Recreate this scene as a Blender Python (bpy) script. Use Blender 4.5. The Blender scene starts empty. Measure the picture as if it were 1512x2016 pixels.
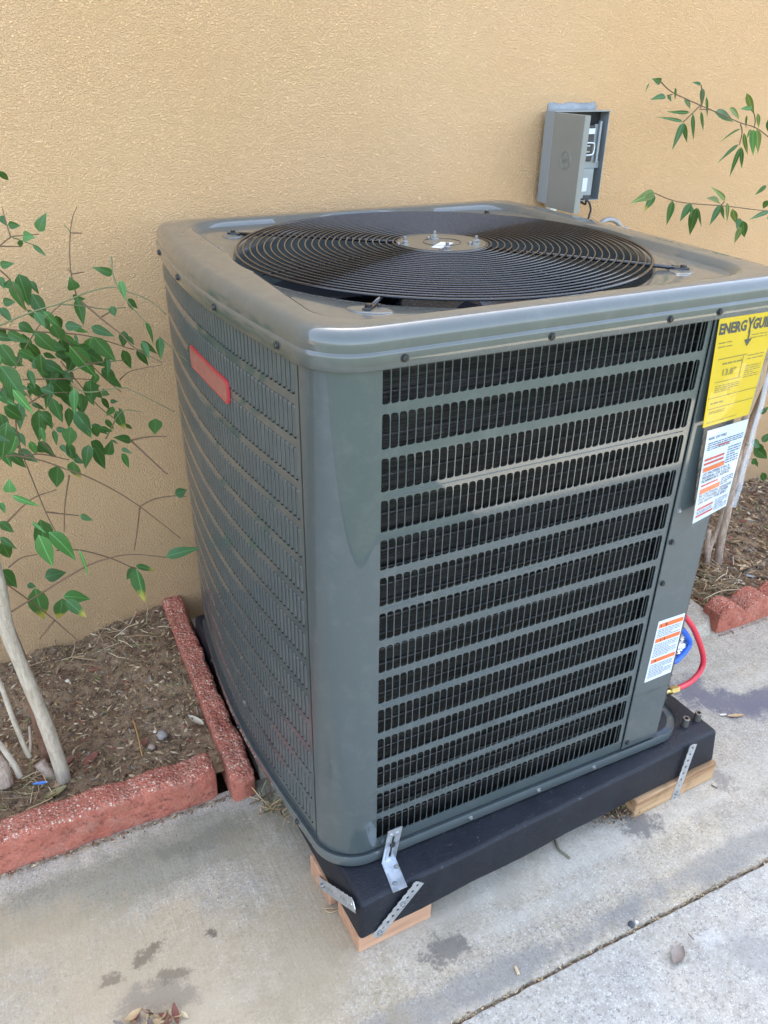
import bpy, bmesh, math, random
from mathutils import Vector, Matrix, noise
rnd = random.Random(7)
S = bpy.context.scene
COL = S.collection
ZO = 1.095                       # survey height of the pavement below the top louver row

# ------------------------------------------------------------------ camera
cam_d = bpy.data.cameras.new("camera"); cam = bpy.data.objects.new("camera", cam_d); COL.objects.link(cam)
FPX = 1584.209; CX, CY = 756.0, 1008.0
CC = Vector((-0.43314832, -0.88384222, 0.34406653))
RX = Vector((0.89903938, -0.43764987, 0.01381241))
RD = Vector((-0.2043882, -0.44734261, -0.87069516))
RF = Vector((0.3872385, 0.77996614, -0.49162909))
cam.matrix_world = Matrix(((RX.x, -RD.x, -RF.x, CC.x), (RX.y, -RD.y, -RF.y, CC.y), (RX.z, -RD.z, -RF.z, CC.z + ZO), (0, 0, 0, 1)))
cam_d.sensor_fit = 'VERTICAL'; cam_d.sensor_height = 36.0; cam_d.lens = FPX / 2016 * 36.0
cam_d.clip_start = 0.02; cam_d.clip_end = 500
S.camera = cam

# ------------------------------------------------------------------ world + sun
SUN_EL, SUN_AZ = math.radians(50), math.radians(14)      # from behind the house: the scene lies in open shade
w = bpy.data.worlds.new("World"); S.world = w; w.use_nodes = True
nt = w.node_tree; nt.nodes.clear()
sky = nt.nodes.new('ShaderNodeTexSky'); sky.sky_type = 'NISHITA'; sky.sun_disc = False
sky.sun_elevation = SUN_EL; sky.sun_rotation = SUN_AZ; sky.dust_density = 3.0; sky.air_density = 1.0
bg = nt.nodes.new('ShaderNodeBackground'); bg.inputs[1].default_value = 0.12
out = nt.nodes.new('ShaderNodeOutputWorld')
hs = nt.nodes.new('ShaderNodeHueSaturation'); hs.inputs['Saturation'].default_value = .78      # thin summer haze
nt.links.new(sky.outputs[0], hs.inputs['Color']); nt.links.new(hs.outputs[0], bg.inputs[0]); nt.links.new(bg.outputs[0], out.inputs[0])
sd = bpy.data.lights.new("sun", 'SUN'); sd.energy = 4.6; sd.angle = math.radians(.55); sd.color = (1.0, 0.91, 0.78)
sun = bpy.data.objects.new("sun", sd); COL.objects.link(sun)
dv = Vector((math.sin(SUN_AZ) * math.cos(SUN_EL), math.cos(SUN_AZ) * math.cos(SUN_EL), math.sin(SUN_EL)))
sun.rotation_euler = dv.to_track_quat('Z', 'Y').to_euler(); sun.location = (3, -3, 4)
S.view_settings.view_transform = 'Standard'; S.view_settings.look = 'None'
S.view_settings.exposure = 3.36; S.view_settings.gamma = 1.0; S.view_settings.use_curve_mapping = False

def at(px, py, ax, val):
    d = RX * ((px - CX) / FPX) + RD * ((py - CY) / FPX) + RF
    return CC + d * ((val - CC[ax]) / d[ax])

# ------------------------------------------------------------------ materials
class N:
    def __init__(s, name):
        s.m = bpy.data.materials.new(name); s.m.use_nodes = True; s.t = s.m.node_tree
        s.b = s.t.nodes['Principled BSDF']; s._co = None
    def new(s, k, **kw):
        n = s.t.nodes.new(k)
        for a, v in kw.items(): setattr(n, a, v)
        return n
    def link(s, a, b): s.t.links.new(a, b)
    def co(s):
        if s._co is None:
            g = s.new('ShaderNodeNewGeometry'); s._co = g.outputs['Position']
        return s._co
    def mapped(s, scale=(1, 1, 1), rot=(0, 0, 0), loc=(0, 0, 0)):
        n = s.new('ShaderNodeMapping'); n.inputs['Scale'].default_value = scale; n.inputs['Rotation'].default_value = rot
        n.inputs['Location'].default_value = loc; s.link(s.co(), n.inputs[0]); return n.outputs[0]
    def noise(s, scale, detail=4, rough=.55, vec=None, dist=0):
        n = s.new('ShaderNodeTexNoise'); n.inputs['Scale'].default_value = scale; n.inputs['Detail'].default_value = detail
        n.inputs['Roughness'].default_value = rough; n.inputs['Distortion'].default_value = dist
        s.link(vec if vec is not None else s.co(), n.inputs['Vector']); return n.outputs[0]
    def voro(s, scale, vec=None, feature='F1', o='Distance'):
        n = s.new('ShaderNodeTexVoronoi', feature=feature); n.inputs['Scale'].default_value = scale
        s.link(vec if vec is not None else s.co(), n.inputs['Vector']); return n.outputs[o]
    def ramp(s, fac, stops):
        n = s.new('ShaderNodeValToRGB'); e = n.color_ramp.elements
        while len(e) < len(stops): e.new(.5)
        for i, (p, c) in enumerate(stops):
            e[i].position = p; e[i].color = (c[0], c[1], c[2], 1) if isinstance(c, (tuple, list)) else (c, c, c, 1)
        s.link(fac, n.inputs[0]); return n.outputs[0]
    def mix(s, f, a, b, mode='MIX'):
        n = s.new('ShaderNodeMix', data_type='RGBA', blend_type=mode)
        for sock, v in ((n.inputs[0], f), (n.inputs[6], a), (n.inputs[7], b)):
            if hasattr(v, 'links'): s.link(v, sock)
            else: sock.default_value = v if isinstance(v, (int, float)) else (v[0], v[1], v[2], 1)
        return n.outputs[2]
    def math(s, op, a, b=0.0, c=0.0, clamp=False):
        n = s.new('ShaderNodeMath', operation=op, use_clamp=clamp)
        for sock, v in zip(n.inputs, (a, b, c)):
            if hasattr(v, 'links'): s.link(v, sock)
            else: sock.default_value = v
        return n.outputs[0]
    def blob(s, p, r, sx=1.0, sy=1.0, rot=0.0, wob=1.0, scale=9):
        """a stain or colour tint with an uneven outline at world point p"""
        m = s.mapped(loc=(0, 0, 0))
        v = s.new('ShaderNodeVectorMath', operation='SUBTRACT'); s.link(m, v.inputs[0]); v.inputs[1].default_value = p
        mp = s.new('ShaderNodeMapping'); mp.inputs['Rotation'].default_value = (0, 0, rot); mp.inputs['Scale'].default_value = (1, 1, 1)
        s.link(v.outputs[0], mp.inputs[0])
        v2 = s.new('ShaderNodeVectorMath', operation='MULTIPLY'); s.link(mp.outputs[0], v2.inputs[0]); v2.inputs[1].default_value = (1 / (r * sx), 1 / (r * sy), 0)
        ln = s.new('ShaderNodeVectorMath', operation='LENGTH'); s.link(v2.outputs[0], ln.inputs[0])
        nz = s.noise(scale / r * .12, 5, .65)
        d = s.math('ADD', ln.outputs['Value'], s.math('MULTIPLY', s.math('SUBTRACT', nz, .5), wob * 3))
        fz = s.noise(170, 4, .75); return s.ramp(s.math('ADD', d, s.math('MULTIPLY', s.math('SUBTRACT', fz, .5), 1.2)), [(.55, 1.0), (1.05, 0.0)])
    def bump(s, h, strength, dist, prev=None):
        n = s.new('ShaderNodeBump'); n.inputs['Strength'].default_value = strength; n.inputs['Distance'].default_value = dist
        s.link(h, n.inputs['Height'])
        if prev is not None: s.link(prev, n.inputs['Normal'])
        return n.outputs[0]
    def set(s, col=None, rough=None, metal=None, nrm=None, spec=None, coat=None, coat_rough=None, **kw):
        for k, v in (('Base Color', col), ('Roughness', rough), ('Metallic', metal), ('Normal', nrm), ('Specular IOR Level', spec), ('Coat Weight', coat), ('Coat Roughness', coat_rough)):
            if v is None: continue
            if hasattr(v, 'links'): s.link(v, s.b.inputs[k])
            else: s.b.inputs[k].default_value = v if isinstance(v, (int, float)) else (v[0], v[1], v[2], 1)
        for k, v in kw.items(): s.b.inputs[k].default_value = v
        return s.m

def simple(name, col, rough=.5, metal=0.0, var=.12, scale=30, bump=0.0, bscale=300, **kw):
    n = N(name); f = n.noise(scale, 5)
    c = n.mix(f, tuple(x * (1 - var) for x in col), tuple(min(1, x * (1 + var)) for x in col))
    nr = n.bump(n.noise(bscale, 3), bump, .001) if bump else None
    rr = n.math('ADD', n.math('MULTIPLY', n.math('SUBTRACT', n.noise(scale * 2.3, 4), .5), .18), rough)
    return n.set(c, rr, metal, nr, **kw)

# stucco: trowelled sand finish, painted warm ochre
n = N("stucco_paint")
v = n.mapped((1, 1, 1.25)); a = n.noise(240, 3, .62, v, .1); b = n.noise(55, 3, .5, v); c = n.noise(420, 2, .5)
h = n.math('ADD', n.math('MULTIPLY', n.ramp(a, [(.38, 0.), (.62, 1.)]), .75), n.math('ADD', n.math('MULTIPLY', b, .30), n.math('MULTIPLY', c, .2)))
nr = n.bump(h, 1.0, .0048)
big = n.noise(1.1, 4, .6); mid = n.noise(6, 4, .6)
colr = n.mix(n.ramp(big, [(.3, 0.), (.7, 1.)]), (.83, .505, .245), (.86, .56, .305))
colr = n.mix(n.math('MULTIPLY', mid, .35), colr, (.70, .42, .17))
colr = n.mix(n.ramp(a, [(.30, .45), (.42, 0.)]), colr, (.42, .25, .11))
sx = n.new('ShaderNodeSeparateXYZ'); n.link(n.co(), sx.inputs[0])
dirt = n.math('MULTIPLY', n.ramp(n.math('ADD', sx.outputs[2], n.math('MULTIPLY', n.math('SUBTRACT', mid, .5), .35)), [(.0, 1.), (.62, 0.)]), .55)
colr = n.mix(dirt, colr, (.36, .235, .13))
specks = n.ramp(n.voro(26), [(.035, 1.), (.05, 0.)])
colr = n.mix(n.math('MULTIPLY', specks, n.math('MULTIPLY', n.ramp(n.noise(5, 2), [(.5, 0.), (.6, 1.)]), .6)), colr, (.25, .14, .06))
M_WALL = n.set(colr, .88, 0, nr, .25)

def concrete(name, base, warm, broom, stains_tints, seed=0.0):
    n = N(name)
    big = n.noise(2.2, 5, .6, n.mapped(loc=(seed, seed * 2, 0))); mid = n.noise(11, 5, .62); fine = n.noise(150, 4, .75); grit = n.noise(260, 3, .7)
    c = n.mix(n.ramp(big, [(.35, 0.), (.68, 1.)]), base, warm)
    c = n.mix(n.math('MULTIPLY', n.ramp(mid, [(.38, 0.), (.72, 1.)]), .55), c, tuple(x * .70 for x in base))
    c = n.mix(n.ramp(fine, [(.36, .85), (.48, 0.)]), c, tuple(x * .42 for x in base))
    c = n.mix(n.ramp(grit, [(.55, 0.), (.66, .6)]), c, (.68, .66, .60))
    c = n.mix(n.math('MULTIPLY', n.ramp(n.noise(42, 5, .75), [(.40, 1.), (.56, 0.)]), .38), c, tuple(x * .5 for x in warm))
    # sparse aggregate: brown and pale pebbles in the worn paste
    ag = n.voro(170, None, 'F1', 'Distance'); agc = n.voro(170, None, 'F1', 'Color')
    sp = n.new('ShaderNodeSeparateColor'); n.link(agc, sp.inputs[0])
    msk = n.math('MULTIPLY', n.ramp(ag, [(.22, 1.), (.32, 0.)]), n.ramp(sp.outputs[0], [(.80, 0.), (.84, 1.)]))
    c = n.mix(n.math('MULTIPLY', msk, .6), c, n.mix(sp.outputs[1], (.16, .11, .07), (.60, .52, .38)))
    h = n.math('ADD', n.math('MULTIPLY', fine, .8), n.math('MULTIPLY', n.noise(60, 4, .6), .8))
    if broom:
        bl = n.noise(1, 3, .6, n.mapped((170, 11, 1), (0, 0, math.radians(-7))))
        h = n.math('ADD', h, n.math('MULTIPLY', bl, .9))
        c = n.mix(n.ramp(bl, [(.32, .35), (.44, 0.)]), c, tuple(x * .52 for x in base))
        bands = n.noise(1, 3, .6, n.mapped((.5, 7, 1)))
        c = n.mix(n.ramp(bands, [(.48, 0.), (.66, .5)]), c, tuple(min(1, x * 1.38) for x in base))
    wet = None
    for (p, r, sxx, syy, rot, col, amt) in stains_tints:
        bm = n.blob(p, r, sxx, syy, rot)
        c = n.mix(n.math('MULTIPLY', bm, amt), c, col)
    nr = n.bump(h, .75, .0016)
    return n.set(c, n.math('ADD', n.math('MULTIPLY', mid, .2), .72), 0, nr, .3)
DK = (.11, .08, .052)
STAINS_TINTS = [((.085, -.13, 0), .045, 1.3, .8, .3, (.11, .095, .08), .75), ((.60, -.068, 0), .045, 1.2, .8, .2, (.10, .09, .08), .75),
          ((-.418, .094, 0), .022, 1.6, .8, -.5, DK, .65), ((-.385, .037, 0), .022, 1.4, .8, .2, DK, .6), ((-.485, .074, 0), .018, 1.3, .8, .1, DK, .6), ((-.30, .085, 0), .012, 1, 1, .1, DK, .8), ((-.415, 0.01, 0), .05, 1.6, .8, .1, (.2, .16, .12), .6),
          ((1.04, .17, 0), .13, 1.25, .62, .75, (.13, .12, .135), .9), ((1.20, .09, 0), .11, 1.5, .42, .15, (.13, .12, .135), .9), ((.90, .27, 0), .08, 1.3, .7, .3, (.17, .155, .15), .6), ((.86, -.05, 0), .03, 1, 1.6, 0, (.15, .13, .115), .6),
          ((-.45, .28, 0), .25, 2.4, .36, .02, (.17, .155, .10), .60), ((-.24, .29, 0), .06, 2.0, .6, .0, (.13, .12, .09), .45), ((-.35, .02, 0), .3, 1.5, .8, .3, (.42, .31, .18), .5), ((-.6, .1, 0), .25, 1.5, .8, .3, (.40, .31, .19), .45), ((.05, -.215, 0), .22, 2.6, .16, 0.02, (.17, .165, .155), .55), ((.8, -.215, 0), .22, 2.6, .14, 0.02, (.19, .185, .17), .5), ((.12, -.05, 0), .16, 1.5, .7, 0.02, (.24, .20, .13), .35), ((-.12, .05, 0), .2, .8, 1.4, 0.02, (.27, .215, .13), .45)]  # broad warm patches at left: dirt plus warm bounced light painted into the colour
STAINS_TINTS = STAINS_TINTS[11:] + STAINS_TINTS[:11]
M_CONC = concrete("broom_concrete", (.38, .345, .285), (.45, .36, .24), True, STAINS_TINTS)
M_CONC2 = concrete("smooth_concrete", (.39, .375, .34), (.43, .375, .29), False,
    [((.60, -.40, 0), .07, 1.2, .8, .5, (.22, .21, .19), .5), ((.35, -.50, 0), .12, 1.6, .6, .5, (.26, .25, .23), .45), ((.55, -.33, 0), .03, 1, .8, 0, (.55, .54, .5), .3)], 3.0)

n = N("soil_earth")
a = n.noise(5, 5, .6); b = n.noise(60, 5, .7); c_ = n.noise(230, 3, .7)
cc = n.mix(n.ramp(a, [(.3, 0.), (.7, 1.)]), (.20, .125, .068), (.32, .215, .125))
cc = n.mix(n.ramp(b, [(.34, .85), (.52, 0.)]), cc, (.050, .028, .016)); cc = n.mix(n.ramp(n.noise(17, 5, .7), [(.52, 0.), (.66, .6)]), cc, (.10, .055, .03))
cc = n.mix(n.ramp(c_, [(.60, 0.), (.72, .75)]), cc, (.48, .36, .21))
M_SOIL = n.set(cc, .95, 0, n.bump(n.math('ADD', b, n.math('MULTIPLY', c_, .6)), 1.0, .006), .2)

def brickmat(name, worn):
    n = N(name)
    a = n.noise(14, 5, .65); b = n.noise(150, 4, .7)
    base = n.mix(n.ramp(a, [(.3, 0.), (.7, 1.)]), (.36, .105, .066), (.50, .175, .115))
    base = n.mix(n.ramp(b, [(.32, .5), (.5, 0.)]), base, (.17, .05, .04))
    g = n.new('ShaderNodeNewGeometry'); sp = n.new('ShaderNodeSeparateXYZ'); n.link(g.outputs['Normal'], sp.inputs[0])
    up = n.ramp(n.math('ADD', sp.outputs[2], n.math('MULTIPLY', n.math('SUBTRACT', a, .5), 1.2)), [(.25, .0), (.55, 1.)])
    v = n.voro(150); vc = n.voro(150, None, 'F1', 'Color'); s2 = n.new('ShaderNodeSeparateColor'); n.link(vc, s2.inputs[0])
    grit = n.math('MULTIPLY', n.ramp(v, [(.28, 1.), (.42, 0.)]), n.ramp(s2.outputs[0], [(.62 if worn else .85, 0.), (.70 if worn else .9, 1.)]))
    grit = n.math('MULTIPLY', grit, n.math('MAXIMUM', up, .12 if worn else .25))
    base = n.mix(grit, base, n.mix(s2.outputs[1], (.40, .27, .17), (.74, .62, .48)))
    v9 = n.voro(330); vc9 = n.voro(330, None, 'F1', 'Color'); s9 = n.new('ShaderNodeSeparateColor'); n.link(vc9, s9.inputs[0])
    base = n.mix(n.math('MULTIPLY', n.math('MULTIPLY', n.ramp(v9, [(.3, 1.), (.45, 0.)]), n.ramp(s9.outputs[0], [(.6, 0.), (.66, 1.)])), n.math('MAXIMUM', up, .15)), base, n.mix(s9.outputs[1], (.30, .10, .07), (.78, .60, .42)))
    dust = n.ramp(n.noise(22, 6, .75), [(.50, 0.), (.68, .5)])
    base = n.mix(dust, base, (.40, .24, .17))
    base = n.mix(n.ramp(n.noise(70, 4, .75), [(.34, .7), (.46, 0.)]), base, (.13, .045, .032))
    h = n.math('ADD', n.math('MULTIPLY', n.math('SUBTRACT', 1.0, v), n.math('MULTIPLY', up, 1.0)), b)
    return n.set(base, .9, 0, n.bump(h, 1.0, .0045), .2)
M_BRICK = brickmat("worn_red_concrete", True); M_BRICK2 = brickmat("painted_red_concrete", False)

def paint(name, col, rough=.22, flake=.1, peel=.10):
    n = N(name)
    f = n.noise(7, 4, .6); c = n.mix(f, tuple(x * .93 for x in col), tuple(x * 1.06 for x in col))
    dust = n.ramp(n.noise(26, 5, .7), [(.5, 0.), (.8, flake)])
    c = n.mix(dust, c, (.30, .29, .26))
    sm = n.noise(18, 5, .7, n.mapped((1, 1, .25)))
    r = n.math('ADD', n.math('MULTIPLY', n.ramp(sm, [(.4, 0.), (.75, 1.)]), .12), rough)
    nr = n.bump(n.noise(520, 2, .5), peel, .0004, n.bump(n.noise(5, 2, .5), .12, .003))
    return n.set(c, n.math('ADD', r, .22), 0, nr, .3, 1.0, .045)
M_PAINT = paint("grey_green_enamel", (.050, .064, .064), .17)
M_LID = paint("grey_lid_enamel", (.070, .078, .070), .17)
M_PAN = paint("grey_pan_enamel", (.070, .085, .086), .35)
n = N("coil_fins")
wv = n.noise(1, 3, .6, n.mapped((14, 14, 900))); ht = n.noise(1, 2, .5, n.mapped((900, 900, 40)))
cc = n.mix(n.ramp(wv, [(.4, 0.), (.62, 1.)]), (.008, .008, .008), (.070, .062, .055))
cc = n.mix(n.math('MULTIPLY', n.ramp(ht, [(.5, 0.), (.7, 1.)]), .25), cc, (.08, .075, .07))
M_COIL = n.set(cc, .35, .55, n.bump(wv, .6, .002))
M_BLACK = simple("black_enamel_wire", (.012, .012, .013), .16, 0, spec=.6)
M_DARK = simple("dark_interior", (.012, .012, .013), .6)
M_FAN = simple("dark_fan_metal", (.035, .037, .045), .25, .35)
M_HUB = simple("grey_hub_plate", (.10, .088, .062), .3, 0, .1, 25)
M_SCREW = simple("screw_metal", (.30, .30, .29), .35, .9, .3, 400)
M_SCREWB = simple("blackened_screw", (.045, .045, .045), .35, .6, .3, 400)
n = N("galvanized_steel")
g1 = n.voro(90, None, 'F1', 'Color'); s_ = n.new('ShaderNodeSeparateColor'); n.link(g1, s_.inputs[0])
M_GALV = n.set(n.mix(s_.outputs[0], (.50, .53, .55), (.68, .70, .72)), n.math('ADD', n.math('MULTIPLY', s_.outputs[1], .15), .30), .85, n.bump(n.noise(60, 3), .1, .001))
n = N("black_pad_plastic")
a = n.noise(300, 3, .6); b = n.noise(16, 5, .7)
cc = n.mix(n.ramp(b, [(.35, 0.), (.7, 1.)]), (.006, .007, .011), (.013, .015, .020))
cc = n.mix(n.ramp(n.noise(130, 4, .75), [(.62, 0.), (.75, .5)]), cc, (.16, .16, .16))
sc = n.noise(1, 4, .7, n.mapped((9, 160, 30), (0, 0, .5)))
cc = n.mix(n.ramp(sc, [(.68, 0.), (.76, .5)]), cc, (.22, .22, .22))
M_PAD = n.set(cc, n.math('ADD', n.math('MULTIPLY', b, .25), .36), 0, n.bump(a, .7, .0014), .3)
def wood(name, c1, c2, c3, sc=1.0, dark=.25):
    n = N(name)
    gr = n.noise(1, 5, .65, n.mapped((3 * sc, 50 * sc, 70 * sc))); b = n.noise(9, 4, .6)
    c = n.mix(n.ramp(gr, [(.35, 0.), (.65, 1.)]), c1, c2); c = n.mix(n.ramp(b, [(.5, 0.), (.75, dark)]), c, c3)
    return n.set(c, .8, 0, n.bump(gr, .5, .0012), .25)
M_WOOD = wood("fresh_pine", (.36, .19, .11), (.50, .29, .175), (.20, .09, .05))
M_WOOD2 = wood("weathered_lumber", (.20, .10, .045), (.47, .30, .16), (.05, .026, .015), .55, 1.0)
M_RED = simple("red_sticker_border", (.42, .035, .04), .35, 0, .12, 60)
M_PEACH = simple("faded_sticker_face", (.28, .10, .075), .40, 0, .55, 75)
M_YEL = simple("yellow_card", (.60, .40, .012), .45, 0, .04, 12, spec=.25)
M_WHT = simple("white_card", (.56, .59, .62), .45, 0, .03, 12, spec=.25)
M_INK = simple("black_ink", (.04, .04, .035), .6)
M_INKY = simple("pale_ink_on_yellow", (.20, .16, .03), .6)
M_INKB = simple("grey_blue_ink", (.06, .10, .14), .6)
M_ORG = simple("orange_ink", (.62, .13, .03), .5); M_REDI = simple("red_ink", (.5, .07, .05), .5)
M_HOSER = simple("red_rubber_hose", (.55, .025, .045), .38, spec=.6); M_HOSEB = simple("blue_rubber_hose", (.01, .10, .50), .36, spec=.6)
M_BRASS = simple("brass_fitting", (.62, .50, .20), .3, .9)
M_FOIL = simple("crinkled_foil", (.6, .6, .6), .25, .9, .3, 80, 1.0, 90)
M_BOX = simple("grey_green_box_enamel", (.20, .202, .175), .42, 0, .08, 20); M_BOXL = simple("light_grey_box_enamel", (.23, .25, .25), .4, 0, .08, 20)
M_CAULK = simple("grey_caulked_metal", (.20, .215, .215), .5, .1, .55, 55, 1.0, 60)
M_BPLAST = simple("breaker_plastic", (.03, .03, .035), .35)
M_RUB = simple("black_cable", (.012, .012, .013), .4)
M_BARK = None
def bark(name, c1, c2, c3):
    n = N(name); g = n.noise(1, 5, .7, n.mapped((170, 170, 28))); k = n.noise(1, 3, .6, n.mapped((30, 30, 260)))
    c = n.mix(n.ramp(g, [(.35, 0.), (.65, 1.)]), c1, c2); c = n.mix(n.ramp(k, [(.62, 0.), (.7, .7)]), c, c3)
    return n.set(c, .85, 0, n.bump(n.math('ADD', g, k), .8, .0015), .25)
M_BARK = bark("pale_bark", (.34, .27, .19), (.52, .43, .32), (.20, .14, .09))
M_BARKR = bark("reddish_bark", (.17, .085, .05), (.28, .15, .09), (.10, .05, .03))
M_BARKB = bark("brown_cane_bark", (.24, .17, .12), (.44, .33, .24), (.12, .08, .055))
def leafmat(name, c1, c2, tip=None, trans=.25):
    n = N(name)
    info = n.new('ShaderNodeObjectInfo')
    f = n.noise(45, 3, .6); c = n.mix(f, c1, c2)
    c = n.mix(n.math('MULTIPLY', info.outputs['Random'], .6), c, tuple(x * .62 for x in c1))
    if tip:
        tc = n.new('ShaderNodeTexCoord'); sp = n.new('ShaderNodeSeparateXYZ'); n.link(tc.outputs['Object'], sp.inputs[0])
        e = n.math('ADD', sp.outputs[0], n.math('MULTIPLY', n.math('SUBTRACT', n.noise(60, 3), .5), .25))
        c = n.mix(n.ramp(e, [(.62, 0.), (.80, 1.)]), c, tip)
    tc2 = n.new('ShaderNodeTexCoord'); s3 = n.new('ShaderNodeSeparateXYZ'); n.link(tc2.outputs['Object'], s3.inputs[0])
    ay = n.math('ABSOLUTE', s3.outputs[1])
    c = n.mix(n.ramp(ay, [(.006, .75), (.016, 0.)]), c, tuple(min(1, x * 2.6 + .04) for x in c1))
    vn = n.math('SINE', n.math('MULTIPLY', n.math('SUBTRACT', s3.outputs[0], n.math('MULTIPLY', ay, 1.1)), 62.0))
    c = n.mix(n.ramp(vn, [(.80, 0.), (.98, .30)]), c, tuple(min(1, x * 1.9 + .01) for x in c1))
    m = n.set(c, .36, 0, n.bump(vn, .25, .0006), .4)
    tr = n.new('ShaderNodeBsdfTranslucent'); n.link(n.mix(.5, c, (.20, .32, .05)), tr.inputs[0])
    ms = n.new('ShaderNodeMixShader'); ms.inputs[0].default_value = trans
    o = n.t.nodes['Material Output']; n.link(n.b.outputs[0], ms.inputs[1]); n.link(tr.outputs[0], ms.inputs[2]); n.link(ms.outputs[0], o.inputs[0])
    return m
M_LEAF = leafmat("green_leaf", (.030, .098, .022), (.058, .145, .030), None, .25)
M_LEAFL = leafmat("bright_green_leaf", (.06, .19, .045), (.10, .25, .06), None, .3)
M_LEAFO = leafmat("olive_leaf", (.10, .16, .035), (.17, .22, .05), None, .3)
M_LEAFT = leafmat("yellow_tipped_leaf", (.05, .14, .04), (.08, .19, .05), (.55, .42, .06), .3)
M_TWIG = simple("brown_twig", (.13, .075, .035), .7); M_TWIGG = simple("green_twig", (.13, .14, .055), .6)
LIT = [simple("litter_dark", (.085, .05, .03), .9), simple("litter_brown", (.20, .125, .07), .9), simple("litter_tan", (.36, .24, .12), .85), simple("litter_pale", (.52, .40, .24), .85), simple("litter_grey", (.22, .18, .13), .9), simple("litter_rust", (.22, .07, .04), .9), simple("litter_olive", (.16, .15, .06), .9)]

# ------------------------------------------------------------------ object helpers
WL = {}
def thing(name, label, cat, loc, group=None):
    o = bpy.data.objects.new(name, None); COL.objects.link(o); o.empty_display_size = .05
    p = Vector((loc[0], loc[1], loc[2] + ZO)); o.location = p; WL[o] = p
    o['label'] = label; o['category'] = cat
    if group: o['group'] = group
    return o
def obj(name, vf, mat, parent=None, smooth=False, kind=None, label=None, cat=None, group=None, loc=None, mi=None, edges=False):
    """vf = (verts, faces) in survey coordinates; one mesh object"""
    vs, fs = vf
    o_ = WL.get(parent) if parent is not None else (Vector(loc) + Vector((0, 0, ZO)) if loc is not None else Vector((0, 0, 0)))
    me = bpy.data.meshes.new(name)
    me.from_pydata([(v[0] - o_.x, v[1] - o_.y, v[2] + ZO - o_.z) for v in vs], [], fs); me.update()
    for m in (mat if isinstance(mat, (list, tuple)) else [mat]): me.materials.append(m)
    if smooth: me.polygons.foreach_set('use_smooth', [True] * len(me.polygons))
    if mi: me.polygons.foreach_set('material_index', mi)
    o = bpy.data.objects.new(name, me); COL.objects.link(o)
    if parent is not None: o.parent = parent
    else: o.location = o_
    WL[o] = o_
    if kind: o['kind'] = kind
    if label: o['label'] = label
    if cat: o['category'] = cat
    if group: o['group'] = group
    return o
def inst(name, me, parent, mtx, **kw):
    """object sharing mesh me, placed by matrix in survey coordinates"""
    o = bpy.data.objects.new(name, me); COL.objects.link(o)
    base = WL[parent] if parent is not None else Vector((0, 0, 0))
    m = Matrix.Translation(Vector((0, 0, ZO)) - base) @ mtx
    if parent is not None: o.parent = parent
    o.matrix_local = m; WL[o] = base
    for k, v in kw.items(): o[k] = v
    return o
def mesh(name, vf, mat, smooth=False, mi=None):
    me = bpy.data.meshes.new(name); me.from_pydata([tuple(v) for v in vf[0]], [], vf[1]); me.update()
    for m in (mat if isinstance(mat, (list, tuple)) else [mat]): me.materials.append(m)
    if smooth: me.polygons.foreach_set('use_smooth', [True] * len(me.polygons))
    if mi: me.polygons.foreach_set('material_index', mi)
    return me
def join(*vfs):
    V, F = [], []
    for v, f in vfs:
        k = len(V); V += list(v); F += [tuple(i + k for i in q) for q in f]
    return V, F
def box(x0, x1, y0, y1, z0, z1, bev=0.0):
    if bev <= 0:
        v = [(x, y, z) for x in (x0, x1) for y in (y0, y1) for z in (z0, z1)]
        return v, [(0, 1, 3, 2), (4, 6, 7, 5), (0, 4, 5, 1), (2, 3, 7, 6), (0, 2, 6, 4), (1, 5, 7, 3)]
    bm = bmesh.new(); bmesh.ops.create_cube(bm, size=1)
    for v in bm.verts: v.co = Vector((x0 + (v.co.x + .5) * (x1 - x0), y0 + (v.co.y + .5) * (y1 - y0), z0 + (v.co.z + .5) * (z1 - z0)))
    bmesh.ops.bevel(bm, geom=list(bm.edges), offset=bev, segments=3, affect='EDGES', profile=.5)
    r = ([tuple(v.co) for v in bm.verts], [tuple(v.index for v in f.verts) for f in bm.faces]); bm.free(); return r
def xf(vf, m): return [tuple(m @ Vector(v)) for v in vf[0]], vf[1]
def tube(pts, r, seg=8, caps=True, rad=None):
    pts = [Vector(p) for p in pts]; V, F = [], []; up = None
    for i, p in enumerate(pts):
        t = (pts[min(i + 1, len(pts) - 1)] - pts[max(i - 1, 0)]).normalized()
        if up is None: up = Vector((0, 0, 1)) if abs(t.z) < .9 else Vector((1, 0, 0))
        a = t.cross(up).normalized(); b = a.cross(t).normalized(); up = b
        rr = rad(i / (len(pts) - 1)) * r if rad else r
        for k in range(seg):
            g = 2 * math.pi * k / seg; V.append(tuple(p + (a * math.cos(g) + b * math.sin(g)) * rr))
    for i in range(len(pts) - 1):
        for k in range(seg):
            F.append((i * seg + k, i * seg + (k + 1) % seg, (i + 1) * seg + (k + 1) % seg, (i + 1) * seg + k))
    if caps: F.append(tuple(range(seg))[::-1]); F.append(tuple(range((len(pts) - 1) * seg, len(pts) * seg)))
    return V, F
def spline(pts, n=6):
    P = [Vector(p) for p in pts]; P = [P[0] * 2 - P[1]] + P + [P[-1] * 2 - P[-2]]; R = []
    for i in range(1, len(P) - 2):
        for k in range(n):
            t = k / n; a, b, c, d = P[i - 1:i + 3]
            R.append(.5 * ((2 * b) + (c - a) * t + (2 * a - 5 * b + 4 * c - d) * t * t + (-a + 3 * b - 3 * c + d) * t ** 3))
    R.append(P[-2]); return R
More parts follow.
